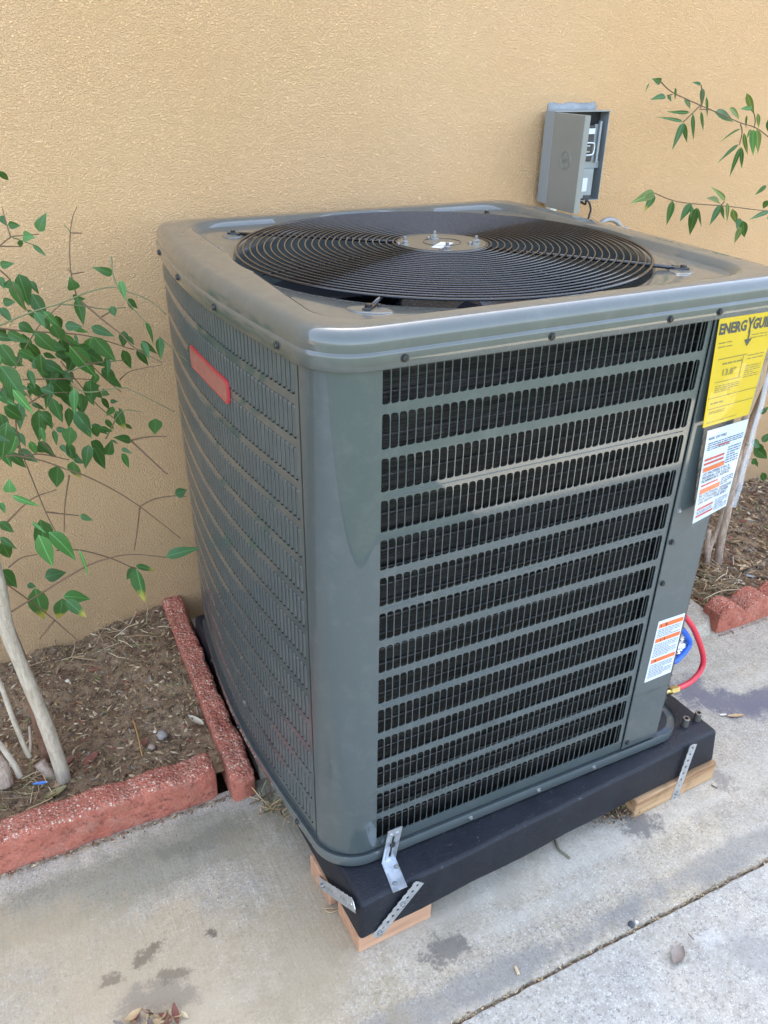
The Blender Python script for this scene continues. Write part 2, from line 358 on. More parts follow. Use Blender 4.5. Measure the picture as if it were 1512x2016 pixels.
def ring(c, r, wr, z, seg=96, ws=6):
    V, F = [], []
    for i in range(seg):
        a = 2 * math.pi * i / seg
        for k in range(ws):
            b = 2 * math.pi * k / ws; rr = r + wr * math.cos(b)
            V.append((c[0] + rr * math.cos(a), c[1] + rr * math.sin(a), z + wr * math.sin(b)))
    for i in range(seg):
        for k in range(ws):
            j = (i + 1) % seg; l = (k + 1) % ws; F.append((i * ws + k, j * ws + k, j * ws + l, i * ws + l))
    return V, F
def disc(c, r, z0, z1, seg=48, bev=0.0):
    V = []; prof = [(0, z0), (r, z0), (r, z1 - bev), (r - bev, z1), (0, z1)]
    F = []; prof = prof[1:-1]
    for (rr, z) in prof:
        for i in range(seg): V.append((c[0] + rr * math.cos(2 * math.pi * i / seg), c[1] + rr * math.sin(2 * math.pi * i / seg), z))
    for j in range(len(prof) - 1):
        for i in range(seg): F.append((j * seg + i, j * seg + (i + 1) % seg, (j + 1) * seg + (i + 1) % seg, (j + 1) * seg + i))
    F.append(tuple(range(seg))[::-1]); F.append(tuple(range((len(prof) - 1) * seg, len(prof) * seg)))
    return V, F
def basis(o, x, y, z):
    return Matrix(((x.x, y.x, z.x, o.x), (x.y, y.y, z.y, o.y), (x.z, y.z, z.z, o.z), (0, 0, 0, 1)))
def grid(fn, nu, nv):
    V = [tuple(fn(i / nu, j / nv)) for i in range(nu + 1) for j in range(nv + 1)]
    F = [(i * (nv + 1) + j, (i + 1) * (nv + 1) + j, (i + 1) * (nv + 1) + j + 1, i * (nv + 1) + j + 1) for i in range(nu) for j in range(nv)]
    return V, F
FONT = None
def text(name, s, size, mtx, mat, parent, bold=0.0, align='LEFT', sx=1.0):
    cu = bpy.data.curves.new(name, 'FONT'); cu.body = s; cu.size = size; cu.align_x = align; cu.offset = bold; cu.resolution_u = 2
    t = bpy.data.objects.new(name, cu); COL.objects.link(t)
    dg = bpy.context.evaluated_depsgraph_get(); me = bpy.data.meshes.new_from_object(t.evaluated_get(dg))
    vs = [tuple(mtx @ Vector((v.co.x * sx, v.co.y, 0))) for v in me.vertices]; fs = [tuple(p.vertices) for p in me.polygons]
    bpy.data.objects.remove(t); bpy.data.curves.remove(cu); bpy.data.meshes.remove(me)
    return obj(name, (vs, fs), mat, parent)

G = -ZO                      # pavement level in survey coordinates
WY = 1.02                    # face of the stucco wall
# ------------------------------------------------------------------ setting
obj("ground", box(-120, 120, -120, 120, G - .30, G - .12), M_SOIL, kind='structure')
def slab(name, x0, x1, y0, y1, z1, mat, nx, ny, edge_noise=0.0):
    def f(u, v_):
        x = x0 + (x1 - x0) * u; y = y0 + (y1 - y0) * v_
        z = z1 + .0022 * noise.noise(Vector((x * 2.1, y * 2.1, 5)))
        if edge_noise and v_ in (0.0, 1.0) and abs(y + .255) < .02: y += edge_noise * noise.noise(Vector((x * 30, 3, 1))) + .6 * edge_noise * noise.noise(Vector((x * 110, 8, 1)))
        return (x, y, z)
    V, F = grid(f, nx, ny); k = ny + 1; n0 = len(V)
    rim = [i * k for i in range(nx + 1)] + [nx * k + j for j in range(1, ny + 1)] + [i * k + ny for i in range(nx - 1, -1, -1)] + [j for j in range(ny - 1, 0, -1)]
    for i in rim: V.append((V[i][0], V[i][1], z1 - .09))
    for a in range(len(rim)):
        b = (a + 1) % len(rim); F.append((rim[a], n0 + a, n0 + b, rim[b]))
    return obj(name, (V, F), mat, kind='structure')
slab("pavement", -4.0, 5.0, -.250, .40, G, M_CONC, 900, 8, .004)
obj("added_lawn", box(-60, 60, -60, -1.20, G - .11, G - .02), simple("added_grass", (.030, .042, .022), .9, 0, .5, 40), kind='structure')  # out of view, added as a dull green ground for the panels to reflect
slab("walkway", -6.0, 8.0, -1.21, -.2565, G - .003, M_CONC2, 1400, 8, .0025)
slab("added_glint_path", 1.0, 8.0, -1.78, -1.22, G - .003, M_CONC2, 40, 6)  # out of view, added sunlit strip that puts glints on the front grille
obj("joint_filler", box(-4, 5, -.262, -.245, G - .05, G - .010), M_SOIL, kind='structure')
obj("concrete_footing", ([(-.10, .40, G), (1.235, .357, G), (1.285, .39, G), (1.29, .52, G), (1.20, WY, G), (-.10, WY, G),
     (-.10, .41, G + .03), (1.228, .372, G + .036), (1.272, .398, G + .038), (1.277, .515, G + .038), (1.19, WY, G + .03), (-.10, WY, G + .03)],
     [(0, 1, 7, 6), (1, 2, 8, 7), (2, 3, 9, 8), (3, 4, 10, 9), (4, 5, 11, 10), (5, 0, 6, 11), (6, 7, 8, 9, 10, 11)]), M_CONC, kind='structure')
def soil(x0, x1, name, base):
    def f(u, v_):
        x = x0 + (x1 - x0) * u; y = .425 + (WY + .02 - .425) * v_
        return (x, y, soilz(x, y))
    return obj(name, grid(f, int((x1 - x0) * 110), 70), M_SOIL, smooth=True, kind='structure')
def soilz(x, y):
    t = max(0., min(1., (y - .43) / .6))
    b = G + (.035 + .015 * t + (.06 * t * max(0, 1 - abs(x + .2) / .22)) if x < .3 else .012 - .01 * t + .02 * math.exp(-((x - 1.42) ** 2 + (y - .55) ** 2) / .01))
    return b + .012 * noise.noise(Vector((x * 7, y * 7, 0))) + .010 * noise.noise(Vector((x * 27, y * 27, 4))) + .006 * noise.noise(Vector((x * 80, y * 80, 9)))
soil(-2.2, -.165, "soil", 0); soil(1.20, 3.6, "soil", 0)

wall = thing("stucco_wall", "ochre textured stucco house wall running behind everything", "wall", (0, WY, G))
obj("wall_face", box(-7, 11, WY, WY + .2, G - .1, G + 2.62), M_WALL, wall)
obj("rear_walls", join(box(-7, -6.8, WY + .2, 8, G - .1, G + 2.62), box(10.8, 11, WY + .2, 8, G - .1, G + 2.62), box(-7, 11, 8, 8.2, G - .1, G + 2.62)), M_WALL, wall)
obj("shade_roof", box(-7.3, 11.3, WY - .05, 8.5, G + 2.62, G + 2.74), simple("roof_board", (.35, .30, .24), .8), wall)  # unseen roof, added at a height that sets where the house shadow ends

# ------------------------------------------------------------------ edging
def edging(name, x0, x1, y0, y1, h, per, amp, mat, label, dx=0.0, nz=.004, seed=0, sharp=False, group=None):
    def top(x):
        c = abs(math.cos(math.pi * (x - dx) / per)); c = c ** (.8 if sharp else 1.0)
        return h + amp * c
    nx = int((x1 - x0) / .004); prof = []
    def f(u, v_):
        x = x0 + (x1 - x0) * u; H = top(x); s = v_ * (2 * H + (y1 - y0))
        W_ = y1 - y0; r = .008
        if s < H: y, z = y0, s
        elif s < H + W_: y, z = y0 + (s - H), H
        else: y, z = y1, H - (s - H - W_)
        d = min(abs(s - H), abs(s - H - W_))
        if d < r and not (sharp and s < H + r): z -= (r - d) * .45; y += (r - d) * .45 * (1 if abs(s - H) < r else -1)
        e = min(x - x0, x1 - x)
        if e < .012: z -= (.012 - e) * .5; y += (.5 - (y - y0) / W_) * (.012 - e) * .6
        q = Vector((x * 26 + seed, y * 26, z * 26)); q2 = Vector((x * 75 + seed, y * 75, z * 75))
        k = nz * noise.noise(q) + nz * .6 * noise.noise(q2) + nz * 1.3 * noise.noise(Vector((x * 8 + seed, y * 8, z * 8)))
        return (x, y - k * (1 if s < H else .3), max(0, z + (k if z > .01 else 0)) + G - (.004 if z < .005 else 0))
    nv = 34; V, F = grid(f, nx, nv)
    F.append(tuple(range(nv + 1))); F.append(tuple((nx) * (nv + 1) + j for j in range(nv + 1))[::-1])
    return V, F
GE = "red edging blocks around the planting beds"
obj("edging_block", edging("e", -.80, -.2, .39, .455, .082, .118, .007, M_BRICK, "", .03, .0038, 3), M_BRICK, smooth=True, loc=(-.5, .42, G),
    label="worn red edging block along the front of the left planting bed", cat="edging block", group=GE)
for i, (xa, xb) in enumerate(((1.262, 1.832), (1.842, 2.41))):
    obj("edging_block", edging("e", xa, xb, .352, .42, .050, .114, .034, M_BRICK2, "", 1.30, .003, 9 + i, True), M_BRICK2, smooth=False, loc=(xa, .38, G),
        label=["scalloped red edging block beside the concrete footing, right of the hoses", "scalloped red edging block farther right, mostly out of frame"][i], cat="edging block", group=GE)
sb = edging("e", 0, .665, 0, .052, .062, .3, .003, M_BRICK, "", 0, .0038, 31)
sb = ([(x, y, z + (.060 * (x / .665) if z > G + .01 else 0)) for x, y, z in sb[0]], sb[1])
R90 = Matrix.Translation((-.1215, .362, 0)) @ Matrix.Rotation(math.radians(90), 4, 'Z')
obj("edging_block", xf(sb, R90), M_BRICK, smooth=True, loc=(-.15, .6, G), label="long worn red edging block running back to the wall beside the cooling unit", cat="edging block", group=GE)

# ------------------------------------------------------------------ litter (uncountable)
def litter(name, n_, reg, sizes, seed, long=2.4, weights=None, zf=None, lift=.002):
    r = random.Random(seed); V, F, MI = [], [], []
    for i in range(n_):
        x, y = reg(r); z = (zf(x, y) if zf else G) + lift * r.random() + .0008
        s = sizes[0] * (sizes[1] / sizes[0]) ** (r.random() ** 2.2); l = s * r.uniform(1, long); wd = s * r.uniform(.35, .8)
        a = r.uniform(0, 6.283); tx, ty = r.gauss(0, .28), r.gauss(0, .28)
        m = Matrix.Translation((x, y, z)) @ Matrix.Rotation(a, 4, 'Z') @ Matrix.Rotation(tx, 4, 'X') @ Matrix.Rotation(ty, 4, 'Y')
        k = len(V); cu = r.uniform(0, .35) * wd; th = s * r.uniform(.1, .4)
        for p in ((-l / 2, 0, 0), (-l * .1, -wd / 2, cu), (l / 2, 0, r.uniform(-.1, .3) * wd), (l * .1, wd / 2, cu), (0, 0, -cu * .3 + th)): V.append(tuple(m @ Vector(p)))
        c = r.choices(range(7), weights or (3, 4, 3, 1.4, 2, .8, 1))[0]
        for q in ((0, 1, 4), (1, 2, 4), (2, 3, 4), (3, 0, 4)): F.append(tuple(k + j for j in q)); MI.append(c)
    return obj(name, (V, F), LIT, kind='stuff', mi=MI, cat='litter', label=None)
o = litter("soil_litter", 17000, lambda r: (r.uniform(-1.1, -.17), r.uniform(.45, WY)), (.0018, .013), 1, zf=soilz, weights=(3, 4, 3, 2.0, 1.5, .8, .8)); o['label'] = "small chips, pebbles and dry bits covering the left bed soil"
o = litter("soil_litter", 16000, lambda r: (r.uniform(1.22, 3.0), r.uniform(.43, WY)), (.003, .026), 2, zf=soilz, weights=(4, 4, 2.5, 1, 2.5, .8, .5)); o['label'] = "bark chips and leaf bits covering the right bed soil"
o = litter("dirt_mound", 900, lambda r: (r.gauss(.585, .028), r.gauss(-.03, .012)), (.0015, .008), 12, weights=(5, 3, 1, .3, 1, .5, 1), lift=.016); o['label'] = "small pile of dirt crumbs at the left end of the weathered block"
def straw(name, n_, ctr, sig, zf, seed, label, lr=(.015, .06), cols=(2, 3, 1, 6), up=.25, wd=.0009):
    r = random.Random(seed); V, F, MI = [], [], []
    for i in range(n_):
        x, y = r.gauss(ctr[0], sig[0]), r.gauss(ctr[1], sig[1]); z = zf(x, y) + .002 + r.random() * sig[2]
        a = r.uniform(0, 6.283); l = r.uniform(*lr); d = Vector((math.cos(a), math.sin(a), r.gauss(0, up))).normalized() * l
        p = Vector((x, y, z)); q = p + d * .5 + Vector((r.gauss(0, .06), r.gauss(0, .06), abs(r.gauss(0, .06)))) * l; e = p + d; e.z = max(e.z, zf(e.x, e.y) + .001)
        v, f = tube([p, q, e], wd * r.uniform(.6, 1.6), 3, False); k = len(V); V += v; F += [tuple(j + k for j in t) for t in f]; MI += [r.choice(cols)] * len(f)
    return obj(name, (V, F), LIT, kind='stuff', mi=MI, label=label, cat='dry grass')
flat = lambda x, y: G
straw("dry_straw", 260, (1.42, .52), (.07, .045, .018), soilz, 3, "heap of dry straw at the foot of the right canes")
straw("dry_straw", 90, (-.32, .95), (.12, .03, .01), soilz, 4, "dry grass stalks lying along the wall foot in the left bed", (.02, .08))
straw("dry_straw", 90, (-.60, .56), (.08, .028, .012), soilz, 5, "dry stalks around the pale trunk base in the left bed", (.02, .08))
straw("dry_straw", 46, (-.095, .31), (.016, .022, .008), flat, 6, "dry grass tuft growing from the pavement crack by the black pad", (.03, .07), up=.9, wd=.0012)
straw("dry_straw", 60, (1.9, .46), (.5, .02, .004), soilz, 16, "dry stalks along the scalloped edging", (.01, .04))
o = litter("edge_grit", 1500, lambda r: (r.uniform(-.8, -.14), .385 - abs(r.gauss(0, .006))), (.0015, .007), 7, weights=(2, 3, 3, 2, 2, 1, 1)); o['label'] = "grit and crumbs along the foot of the left red edging"
o = litter("edge_grit", 700, lambda r: (r.uniform(1.26, 2.4), .345 - abs(r.gauss(0, .004))), (.0015, .007), 8); o['label'] = "grit along the foot of the scalloped edging"
o = litter("joint_grit", 2600, lambda r: (r.uniform(-.6, 1.6), r.gauss(-.2535, .0022)), (.0012, .006), 9, weights=(2, 2, 2, 2, 4, 0, 1)); o['label'] = "grit packed in the joint between the two concrete slabs"
o = litter("pavement_grit", 900, lambda r: (r.uniform(-.8, 1.9), r.uniform(-.7, .37)), (.001, .0035), 10, weights=(3, 3, 2, 1, 3, .5, .5)); o['label'] = "scattered grit and crumbs on the pavement"

# ------------------------------------------------------------------ the condenser
def xl(y):
    t = (y - .07) / .75
    return -.09 - .030 * math.sin(math.pi * max(0, min(1, t))) - .012 * t
def outline():
    P = []
    for i in range(41): y = .80 + (.075 - .80) * i / 40; P.append((xl(y), y))
    x0 = xl(.075)
    for i in range(1, 17): a = math.pi / 2 * i / 16; P.append((-.012 + (x0 + .012) * math.cos(a), .075 - .075 * math.sin(a)))
    for i in range(1, 41): P.append((-.012 + .702 * i / 40, 0.))
    for i in range(1, 13): a = math.pi / 2 * i / 12; P.append((.69 + .062 * math.sin(a), .062 - .062 * math.cos(a)))
    for i in range(1, 31): t = i / 30; P.append((.752 + .012 * math.sin(math.pi * t) - .008 * t, .062 + .72 * t))
    for i in range(1, 13): a = math.pi / 2 * i / 12; P.append((.684 + .06 * math.cos(a), .782 + .065 * math.sin(a)))
    for i in range(1, 31): P.append((.684 - .724 * i / 30, .847))
    x1 = xl(.80)
    for i in range(1, 12): a = math.pi / 2 * i / 12; P.append((-.04 + (x1 + .04) * math.sin(a), .80 + .047 * math.cos(a)))
    return P
OUT = outline(); NO = len(OUT)
def offs(P, d):
    R = []
    for i in range(len(P)):
        a, b = P[i - 1], P[(i + 1) % len(P)]; t = Vector((b[0] - a[0], b[1] - a[1])).normalized()
        R.append((P[i][0] - t.y * -d * -1 if False else P[i][0] - (-t.y) * -d * -1, P[i][1]) if False else (P[i][0] + t.y * d, P[i][1] - t.x * d))
    return R
def loft(loops, close=True):
    V, F = [], []; n_ = len(loops[0])
    for L in loops: V += L
    for j in range(len(loops) - 1):
        for i in range(n_ if close else n_ - 1):
            k = (i + 1) % n_; F.append((j * n_ + i, j * n_ + k, (j + 1) * n_ + k, (j + 1) * n_ + i))
    return V, F
def zl(P, z): return [(p[0], p[1], z) for p in P]
# arc length param, s=0 at front point x=0
LEN = [0]
for i in range(1, NO): LEN.append(LEN[-1] + math.dist(OUT[i], OUT[i - 1]))
i0 = next(i for i in range(NO) if abs(OUT[i][1]) < 1e-9 and OUT[i][0] >= -.0121); S0 = LEN[i0] + .012
def pos(s, d=0.0):
    s += S0; j = max(1, min(NO - 1, next((k for k in range(1, NO) if LEN[k] >= s), NO - 1)))
    a, b = OUT[j - 1], OUT[j]; t = (s - LEN[j - 1]) / (LEN[j] - LEN[j - 1]); T = Vector((b[0] - a[0], b[1] - a[1])).normalized()
    return (a[0] + (b[0] - a[0]) * t + T.y * d, a[1] + (b[1] - a[1]) * t - T.x * d)
AC = thing("air_conditioner", "large grey-green outdoor cooling unit with louvered sides on a black pad", "air conditioner", (.31, .42, -.95))
C0 = (.32, .416)
SEAM = None
for k in range(400):
    s_ = -k * .001
    if pos(s_)[1] > .0655: SEAM = s_; break
PI_ = .5625 / 43; ROWP = .065; SLH = .0515
def panel(u0, ncol, ul, ur, ztop=.003, zbot=-.921, nrow=14):
    """sheet with real slots; u is arc length along the outline"""
    V, F = [], []
    def P(u, z, d=0.0):
        x, y = pos(u, d); V.append((x, y, z)); return len(V) - 1
    zt = .0065; zb = -ROWP * (nrow - 1) - SLH - .0065
    for c in range(ncol):
        ua = u0 + c * PI_; ub = ua + PI_; h0, h1 = ua + .0006, ub - .0005; rr, rl = .0052, .0028
        for r_ in range(nrow):
            t, b = -ROWP * r_, -ROWP * r_ - SLH; T_, B_ = t + (.0065 if r_ == 0 else ROWP / 2 - SLH / 2), b - (.0065 if r_ == nrow - 1 else ROWP / 2 - SLH / 2)
            hole = [(h0, t - rl * 1.2), (h0 + rl * .3, t - rl * .35), (h0 + rl, t), (h1 - rr, t), (h1 - rr * .28, t - rr * .35), (h1, t - rr * 1.5),
                    (h1, b + rr * .7), (h1 - rr * .25, b + rr * .2), (h1 - rr * .9, b), (h0 + rl, b), (h0 + rl * .3, b + rl * .3), (h0, b + rl)]
            cell = [(ua, t - rl * 1.2), (ua, T_), (h0 + rl, T_), (h1 - rr, T_), (ub, T_), (ub, t - rr * 1.5), (ub, b + rr * .7), (ub, B_), (h1 - rr * .9, B_), (h0 + rl, B_), (ua, B_), (ua, b + rl)]
            a = [P(*q) for q in cell]; h = [P(q[0], q[1]) for q in hole]; g = [P(q[0], q[1], -.0016) for q in hole]
            for i in range(12):
                j = (i + 1) % 12; F.append((a[i], a[j], h[j], h[i])); F.append((h[i], h[j], g[j], g[i]))
    def strip(ua, ub, za, zb_, n_):
        for i in range(n_):
            p, q = ua + (ub - ua) * i / n_, ua + (ub - ua) * (i + 1) / n_
            F.append((P(p, za), P(p, zb_), P(q, zb_), P(q, za)))
    ue = u0 + ncol * PI_
    if ul < u0: strip(ul, u0, ztop, zbot, max(2, int((u0 - ul) / .004)))
    if ur > ue: strip(ue, ur, ztop, zbot, max(1, int((ur - ue) / .01)))
    if ztop > zt + .0005: strip(u0, ue, ztop, zt, ncol)
    strip(u0, ue, zb, zbot, ncol)
    # flanges turned inward at both vertical ends
    for u in (ul, ur):
        a = P(u, ztop); b = P(u, zbot); c = P(u, zbot, -.012); d = P(u, ztop, -.012); F.append((a, b, c, d))
    return V, F
def weld(vf, d=1e-5):
    bm = bmesh.new(); vs = [bm.verts.new(v) for v in vf[0]]
    for f in vf[1]:
        try: bm.faces.new([vs[i] for i in f])
        except ValueError: pass
    bmesh.ops.remove_doubles(bm, verts=bm.verts, dist=d); bmesh.ops.recalc_face_normals(bm, faces=bm.faces)
    bm.verts.index_update(); r = ([tuple(v.co) for v in bm.verts], [tuple(v.index for v in f.verts) for f in bm.faces]); bm.free(); return r
front = weld(panel(0, 43, SEAM + .0015, .5715, .0075))
FP = obj("louvered_panel", front, M_PAINT, AC, smooth=True, label="front louvered panel wrapping the near rounded corner")
def autosmooth(o, ang=30):
    me = o.data; bm = bmesh.new(); bm.from_mesh(me)
    for e in bm.edges:
        e.smooth = not (len(e.link_faces) == 2 and e.calc_face_angle(0) > math.radians(ang))
    bm.to_mesh(me); bm.free()
autosmooth(FP)
NL = 55; uL = SEAM - .012 - NL * PI_
left = weld(panel(uL, NL, uL - .012, SEAM - .0025, .0075))
LP = obj("louvered_panel", left, M_PAINT, AC, smooth=True, label="left louvered panel with a red sticker"); autosmooth(LP)
# louver blade, local: x along face, y inward, z up (top at 0)
def blade(dep, ang, bow):
    V, F = [], []; secs = 4
    for zi, (z, k) in enumerate(((-.0008, .25), (-.004, .8), (-.010, 1.), (-SLH + .010, 1.), (-SLH + .004, .8), (-SLH + .0008, .25))):
        for side in (0, 1):
            for i in range(secs):
                t = i / (secs - 1) * k; x = t * dep * math.cos(ang) - side * .0005; y = t * dep * math.sin(ang) + .0006 + side * .0003
                x += bow * math.sin(math.pi * t) * .5; y -= bow * math.sin(math.pi * t)
                V.append((x, y, z))
    m = secs * 2
    for j in range(5):
        for i in range(secs - 1):
            F.append((j * m + i, j * m + i + 1, (j + 1) * m + i + 1, (j + 1) * m + i)); F.append((j * m + secs + i, (j + 1) * m + secs + i, (j + 1) * m + secs + i + 1, j * m + secs + i + 1))
        F.append((j * m, (j + 1) * m, (j + 1) * m + secs, j * m + secs)); F.append((j * m + secs - 1, j * m + 2 * secs - 1, (j + 1) * m + 2 * secs - 1, (j + 1) * m + secs - 1))
    return V, F
BF = blade(.0082, math.radians(55), .0003); BLm = blade(.0135, math.radians(24), .0034)
bl_me = mesh("louver", BF, M_PAINT, True)
cells = []
for c in range(44):
    for r_ in range(14):
        u = min(c * PI_ + .0005, .5625 - .0058) if c == 43 else c * PI_ + .0005
        x, y = pos(u); cells.append(((Vector((x, y, -ROWP * r_ - .025)) - CC).length, x, y, -ROWP * r_))
cells.sort()
rest = []
for k, (d_, x, y, z) in enumerate(cells):
    m = Matrix.Translation((x, y, z))
    if k < 296: inst("louver", bl_me, FP, m)
    else: rest.append(xf(BF, m))
obj("louver_rows", join(*rest), M_PAINT, FP, smooth=True, kind='stuff')
rest = []; near = []
bl2 = mesh("louver", BLm, M_PAINT, True)
for c in range(NL):
    u = uL + c * PI_ + .0006; p = Vector((*pos(u), 0)); q = Vector((*pos(u + .004), 0)); t = (q - p).normalized(); inn = Vector((-t.y, t.x, 0))
    B = basis(Vector((0, 0, 0)), t, inn, Vector((0, 0, 1)))
    for r_ in range(14): near.append(((p + Vector((0, 0, -ROWP * r_)) - CC).length / max(.05, (p - CC).normalized().dot(inn)), Matrix.Translation((p.x, p.y, -ROWP * r_)) @ B))
near.sort(key=lambda e: e[0])
for k, (d_, m) in enumerate(near):
    if k < 296: inst("louver", bl2, LP, m)
    else: rest.append(xf(BLm, m))
obj("louver_rows", join(*rest), M_PAINT, LP, smooth=True, kind='stuff')
# embossed ribs on the flat bands
rib = []
for r_ in (2, 5, 8, 11):
    for (a, b) in ((.006, .5565),):
        z = -ROWP * r_ - SLH - .0068; n_ = 20
        L = []
        for i in range(n_ + 1):
            x, y = pos(a + (b - a) * i / n_); L.append((x, y - .0002, z))
        rib.append(tube(L, .0007, 6))
obj("embossed_rib", join(*rib), M_PAINT, FP, smooth=True)
# coil just behind the louvers
IN = offs(OUT, -.024)
obj("coil", loft([zl(IN, -.93), zl(IN, .006)]), M_COIL, AC, smooth=True)
hb = []
for z in [-.012 - .031 * k for k in range(29)]:
    L = [Vector((p[0], p[1], z)) for p in offs(OUT, -.0215)[40:100]]; hb.append(tube(L, .0016, 5))
obj("coil_tubes", join(*hb), simple("dull_tube_metal", (.10, .095, .09), .3, .6), AC, smooth=True, kind='stuff')
obj("inner_shell", loft([zl(offs(OUT, -.05), -.93), zl(offs(OUT, -.05), .01)]), M_DARK, AC)
# service panel, right of the front grille, proud of it, with a rolled left edge
sp = join(box(.5735, .668, -.0025, .0, -.921, .0075, .0008), box(.666, .6682, -.002, .05, -.921, .0075), tube([(.5745, -.0022, .006), (.5745, -.0022, -.919)], .0016, 8))
SP = obj("service_panel", sp, M_PAINT, AC, smooth=False)
obj("corner_recess", join(box(.6685, .6705, .05, .12, -.921, .0075), box(.6705, .752, .12, .122, -.921, .0075)), M_PAN, AC)
s_from = LEN[next(i for i in range(NO) if OUT[i][0] > .75 and OUT[i][1] > .115)] - S0
rp = [i for i in range(NO) if LEN[i] - S0 >= s_from]
obj("rear_panel", loft([[(OUT[i][0], OUT[i][1], -.921) for i in rp], [(OUT[i][0], OUT[i][1], .0075) for i in rp]], False), M_PAINT, AC, smooth=True)
rows = []
for r_ in range(14):
    for i in range(40):
        y = .16 + i * .0155; x = .752 + .012 * math.sin(math.pi * (y - .062) / .72) - .008 * (y - .062) / .72
        rows.append(box(x - .001, x + .0016, y, y + .009, -ROWP * r_ - SLH, -ROWP * r_))
obj("louver_rows", join(*rows), M_PAINT, AC, kind='stuff')
# base pan
pan = loft([zl(offs(OUT, -.010), -.928), zl(offs(OUT, .0055), -.928), zl(offs(OUT, .0065), -.9235), zl(offs(OUT, .0062), -.9225), zl(offs(OUT, .0066), -.925), zl(offs(OUT, .0066), -.946), zl(offs(OUT, .0045), -.948), zl(offs(OUT, -.01), -.950)])
Pn = obj("base_pan", pan, M_PAN, AC, smooth=True); autosmooth(Pn, 50)
obj("pan_floor", (zl(offs(OUT, -.009), -.9285), [tuple(range(NO))]), M_DARK, Pn)
def hexhead(r=.0042, t=.004):
    V, F = disc((0, 0), r * 1.45, 0, .0011, 16, .0004); v2, f2 = disc((0, 0), r, .0011, t, 6, .0006); return join((V, F), (v2, f2), box(-r * .8, r * .8, -.0005, .0005, t - .0002, t + .0001))
screw_b = mesh("screw", hexhead(), M_SCREWB); screw_s = mesh("screw", hexhead(.0036), M_SCREW)
def screw(p, nrm, parent, me=screw_b, rot=0.0):
    z = Vector(nrm).normalized(); x = z.orthogonal().normalized(); y = z.cross(x)
    return inst("screw", me, parent, basis(Vector(p), x, y, z) @ Matrix.Rotation(rot, 4, 'Z'))
for (x_) in (.0275, .20, .36, .50): screw((x_, -.0066, -.936), (0, -1, 0), Pn, screw_s, x_ * 9)
for y_ in (.13, .42, .66):
    screw((xl(y_) - .0066, y_, -.936), (-1, 0, 0), Pn, screw_b, y_ * 7)
for (z_) in (-.345, -.41, -.50): screw((.585, -.0028, z_), (0, -1, 0), SP, screw_s if z_ > -.4 else screw_b, z_ * 8)
screw((.585, -.0028, -.905), (0, -1, 0), SP, screw_b)
# ---- lid
def polar(P, ang):
    # intersect ray from C0 with closed polyline P
    d = Vector((math.cos(ang), math.sin(ang)))
    best = None
    for i in range(len(P)):
        a = Vector(P[i - 1]) - Vector(C0); b = Vector(P[i]) - Vector(C0); e = b - a; den = d.x * e.y - d.y * e.x
        if abs(den) < 1e-12: continue
        t = (a.x * e.y - a.y * e.x) / den; u = (a.x * d.y - a.y * d.x) / den
        if t > 0 and -1e-9 <= u <= 1 + 1e-9: best = t if best is None else max(best, t)
    return (C0[0] + d.x * best, C0[1] + d.y * best)
NA = 288; ANG = [2 * math.pi * k / NA for k in range(NA)]
def pol(P): return [polar(P, a) for a in ANG]
def rrect(x0, x1, y0, y1, r, n_=12):
    R = []
    for cx, cy, a0 in ((x1 - r, y1 - r, 0), (x0 + r, y1 - r, 90), (x0 + r, y0 + r, 180), (x1 - r, y0 + r, 270)):
        for i in range(n_ + 1): a = math.radians(a0 + 90 * i / n_); R.append((cx + r * math.cos(a), cy + r * math.sin(a)))
    return R
LO = [(.0048, .0060), (.0048, -.001), (.0065, -.0015), (.0085, .001), (.0085, .018), (.0080, .0205), (.0052, .023), (.0050, .030)]
loops = [zl(pol(offs(OUT, d)), z) for d, z in LO]
for k in range(1, 9):
    a = math.pi / 2 * k / 8; loops.append(zl(pol(offs(OUT, .005 - .020 * (1 - math.cos(a)))), .030 + .0225 * math.sin(a)))
RC = .368
def radial(t, P1, z):  # blend between recess outline and circle
    return [(P1[i][0] * (1 - t) + (C0[0] + RC * math.cos(ANG[i])) * t, P1[i][1] * (1 - t) + (C0[1] + RC * math.sin(ANG[i])) * t, z) for i in range(NA)]
r_out = pol(rrect(-.062, .703, .030, .802, .085)); r_mid = pol(rrect(-.056, .697, .036, .796, .08)); r_in = pol(rrect(-.047, .688, .045, .787, .072))
loops += [zl(r_out, .0540), zl(r_mid, .0522), zl(r_in, .0415)]
def clampc(P, z, k):
    R = []
    for i in range(NA):
        d = math.dist(P[i], C0); m = max(d, RC + k); R.append((C0[0] + (P[i][0] - C0[0]) * m / d, C0[1] + (P[i][1] - C0[1]) * m / d, z))
    return R
loops[-1] = clampc(r_in, .0415, .010); loops[-2] = clampc(r_mid, .0522, .014); loops[-3] = clampc(r_out, .0537, .018)
def circ(r, z): return [(C0[0] + r * math.cos(a), C0[1] + r * math.sin(a), z) for a in ANG]
loops += [[((a[0] + b[0]) / 2, (a[1] + b[1]) / 2, .0400) for a, b in zip(loops[-1], circ(RC + .009, 0))], circ(RC + .008, .0395), circ(RC + .004, .0385), circ(RC, .0350), circ(RC - .002, .02), circ(RC - .004, -.06)]
LID = obj("top_cover", loft(loops), M_LID, AC, smooth=True); autosmooth(LID, 45)
for x_ in (.0275, .2565, .4718, .5713): screw((x_, -.0085, .0115), (0, -1, 0), LID, screw_b, x_ * 11)
for y_ in (.105, .3185, .5265, .738): screw((xl(y_) - .0088, y_, .0115), (-1, 0, 0), LID, screw_b, y_ * 5)
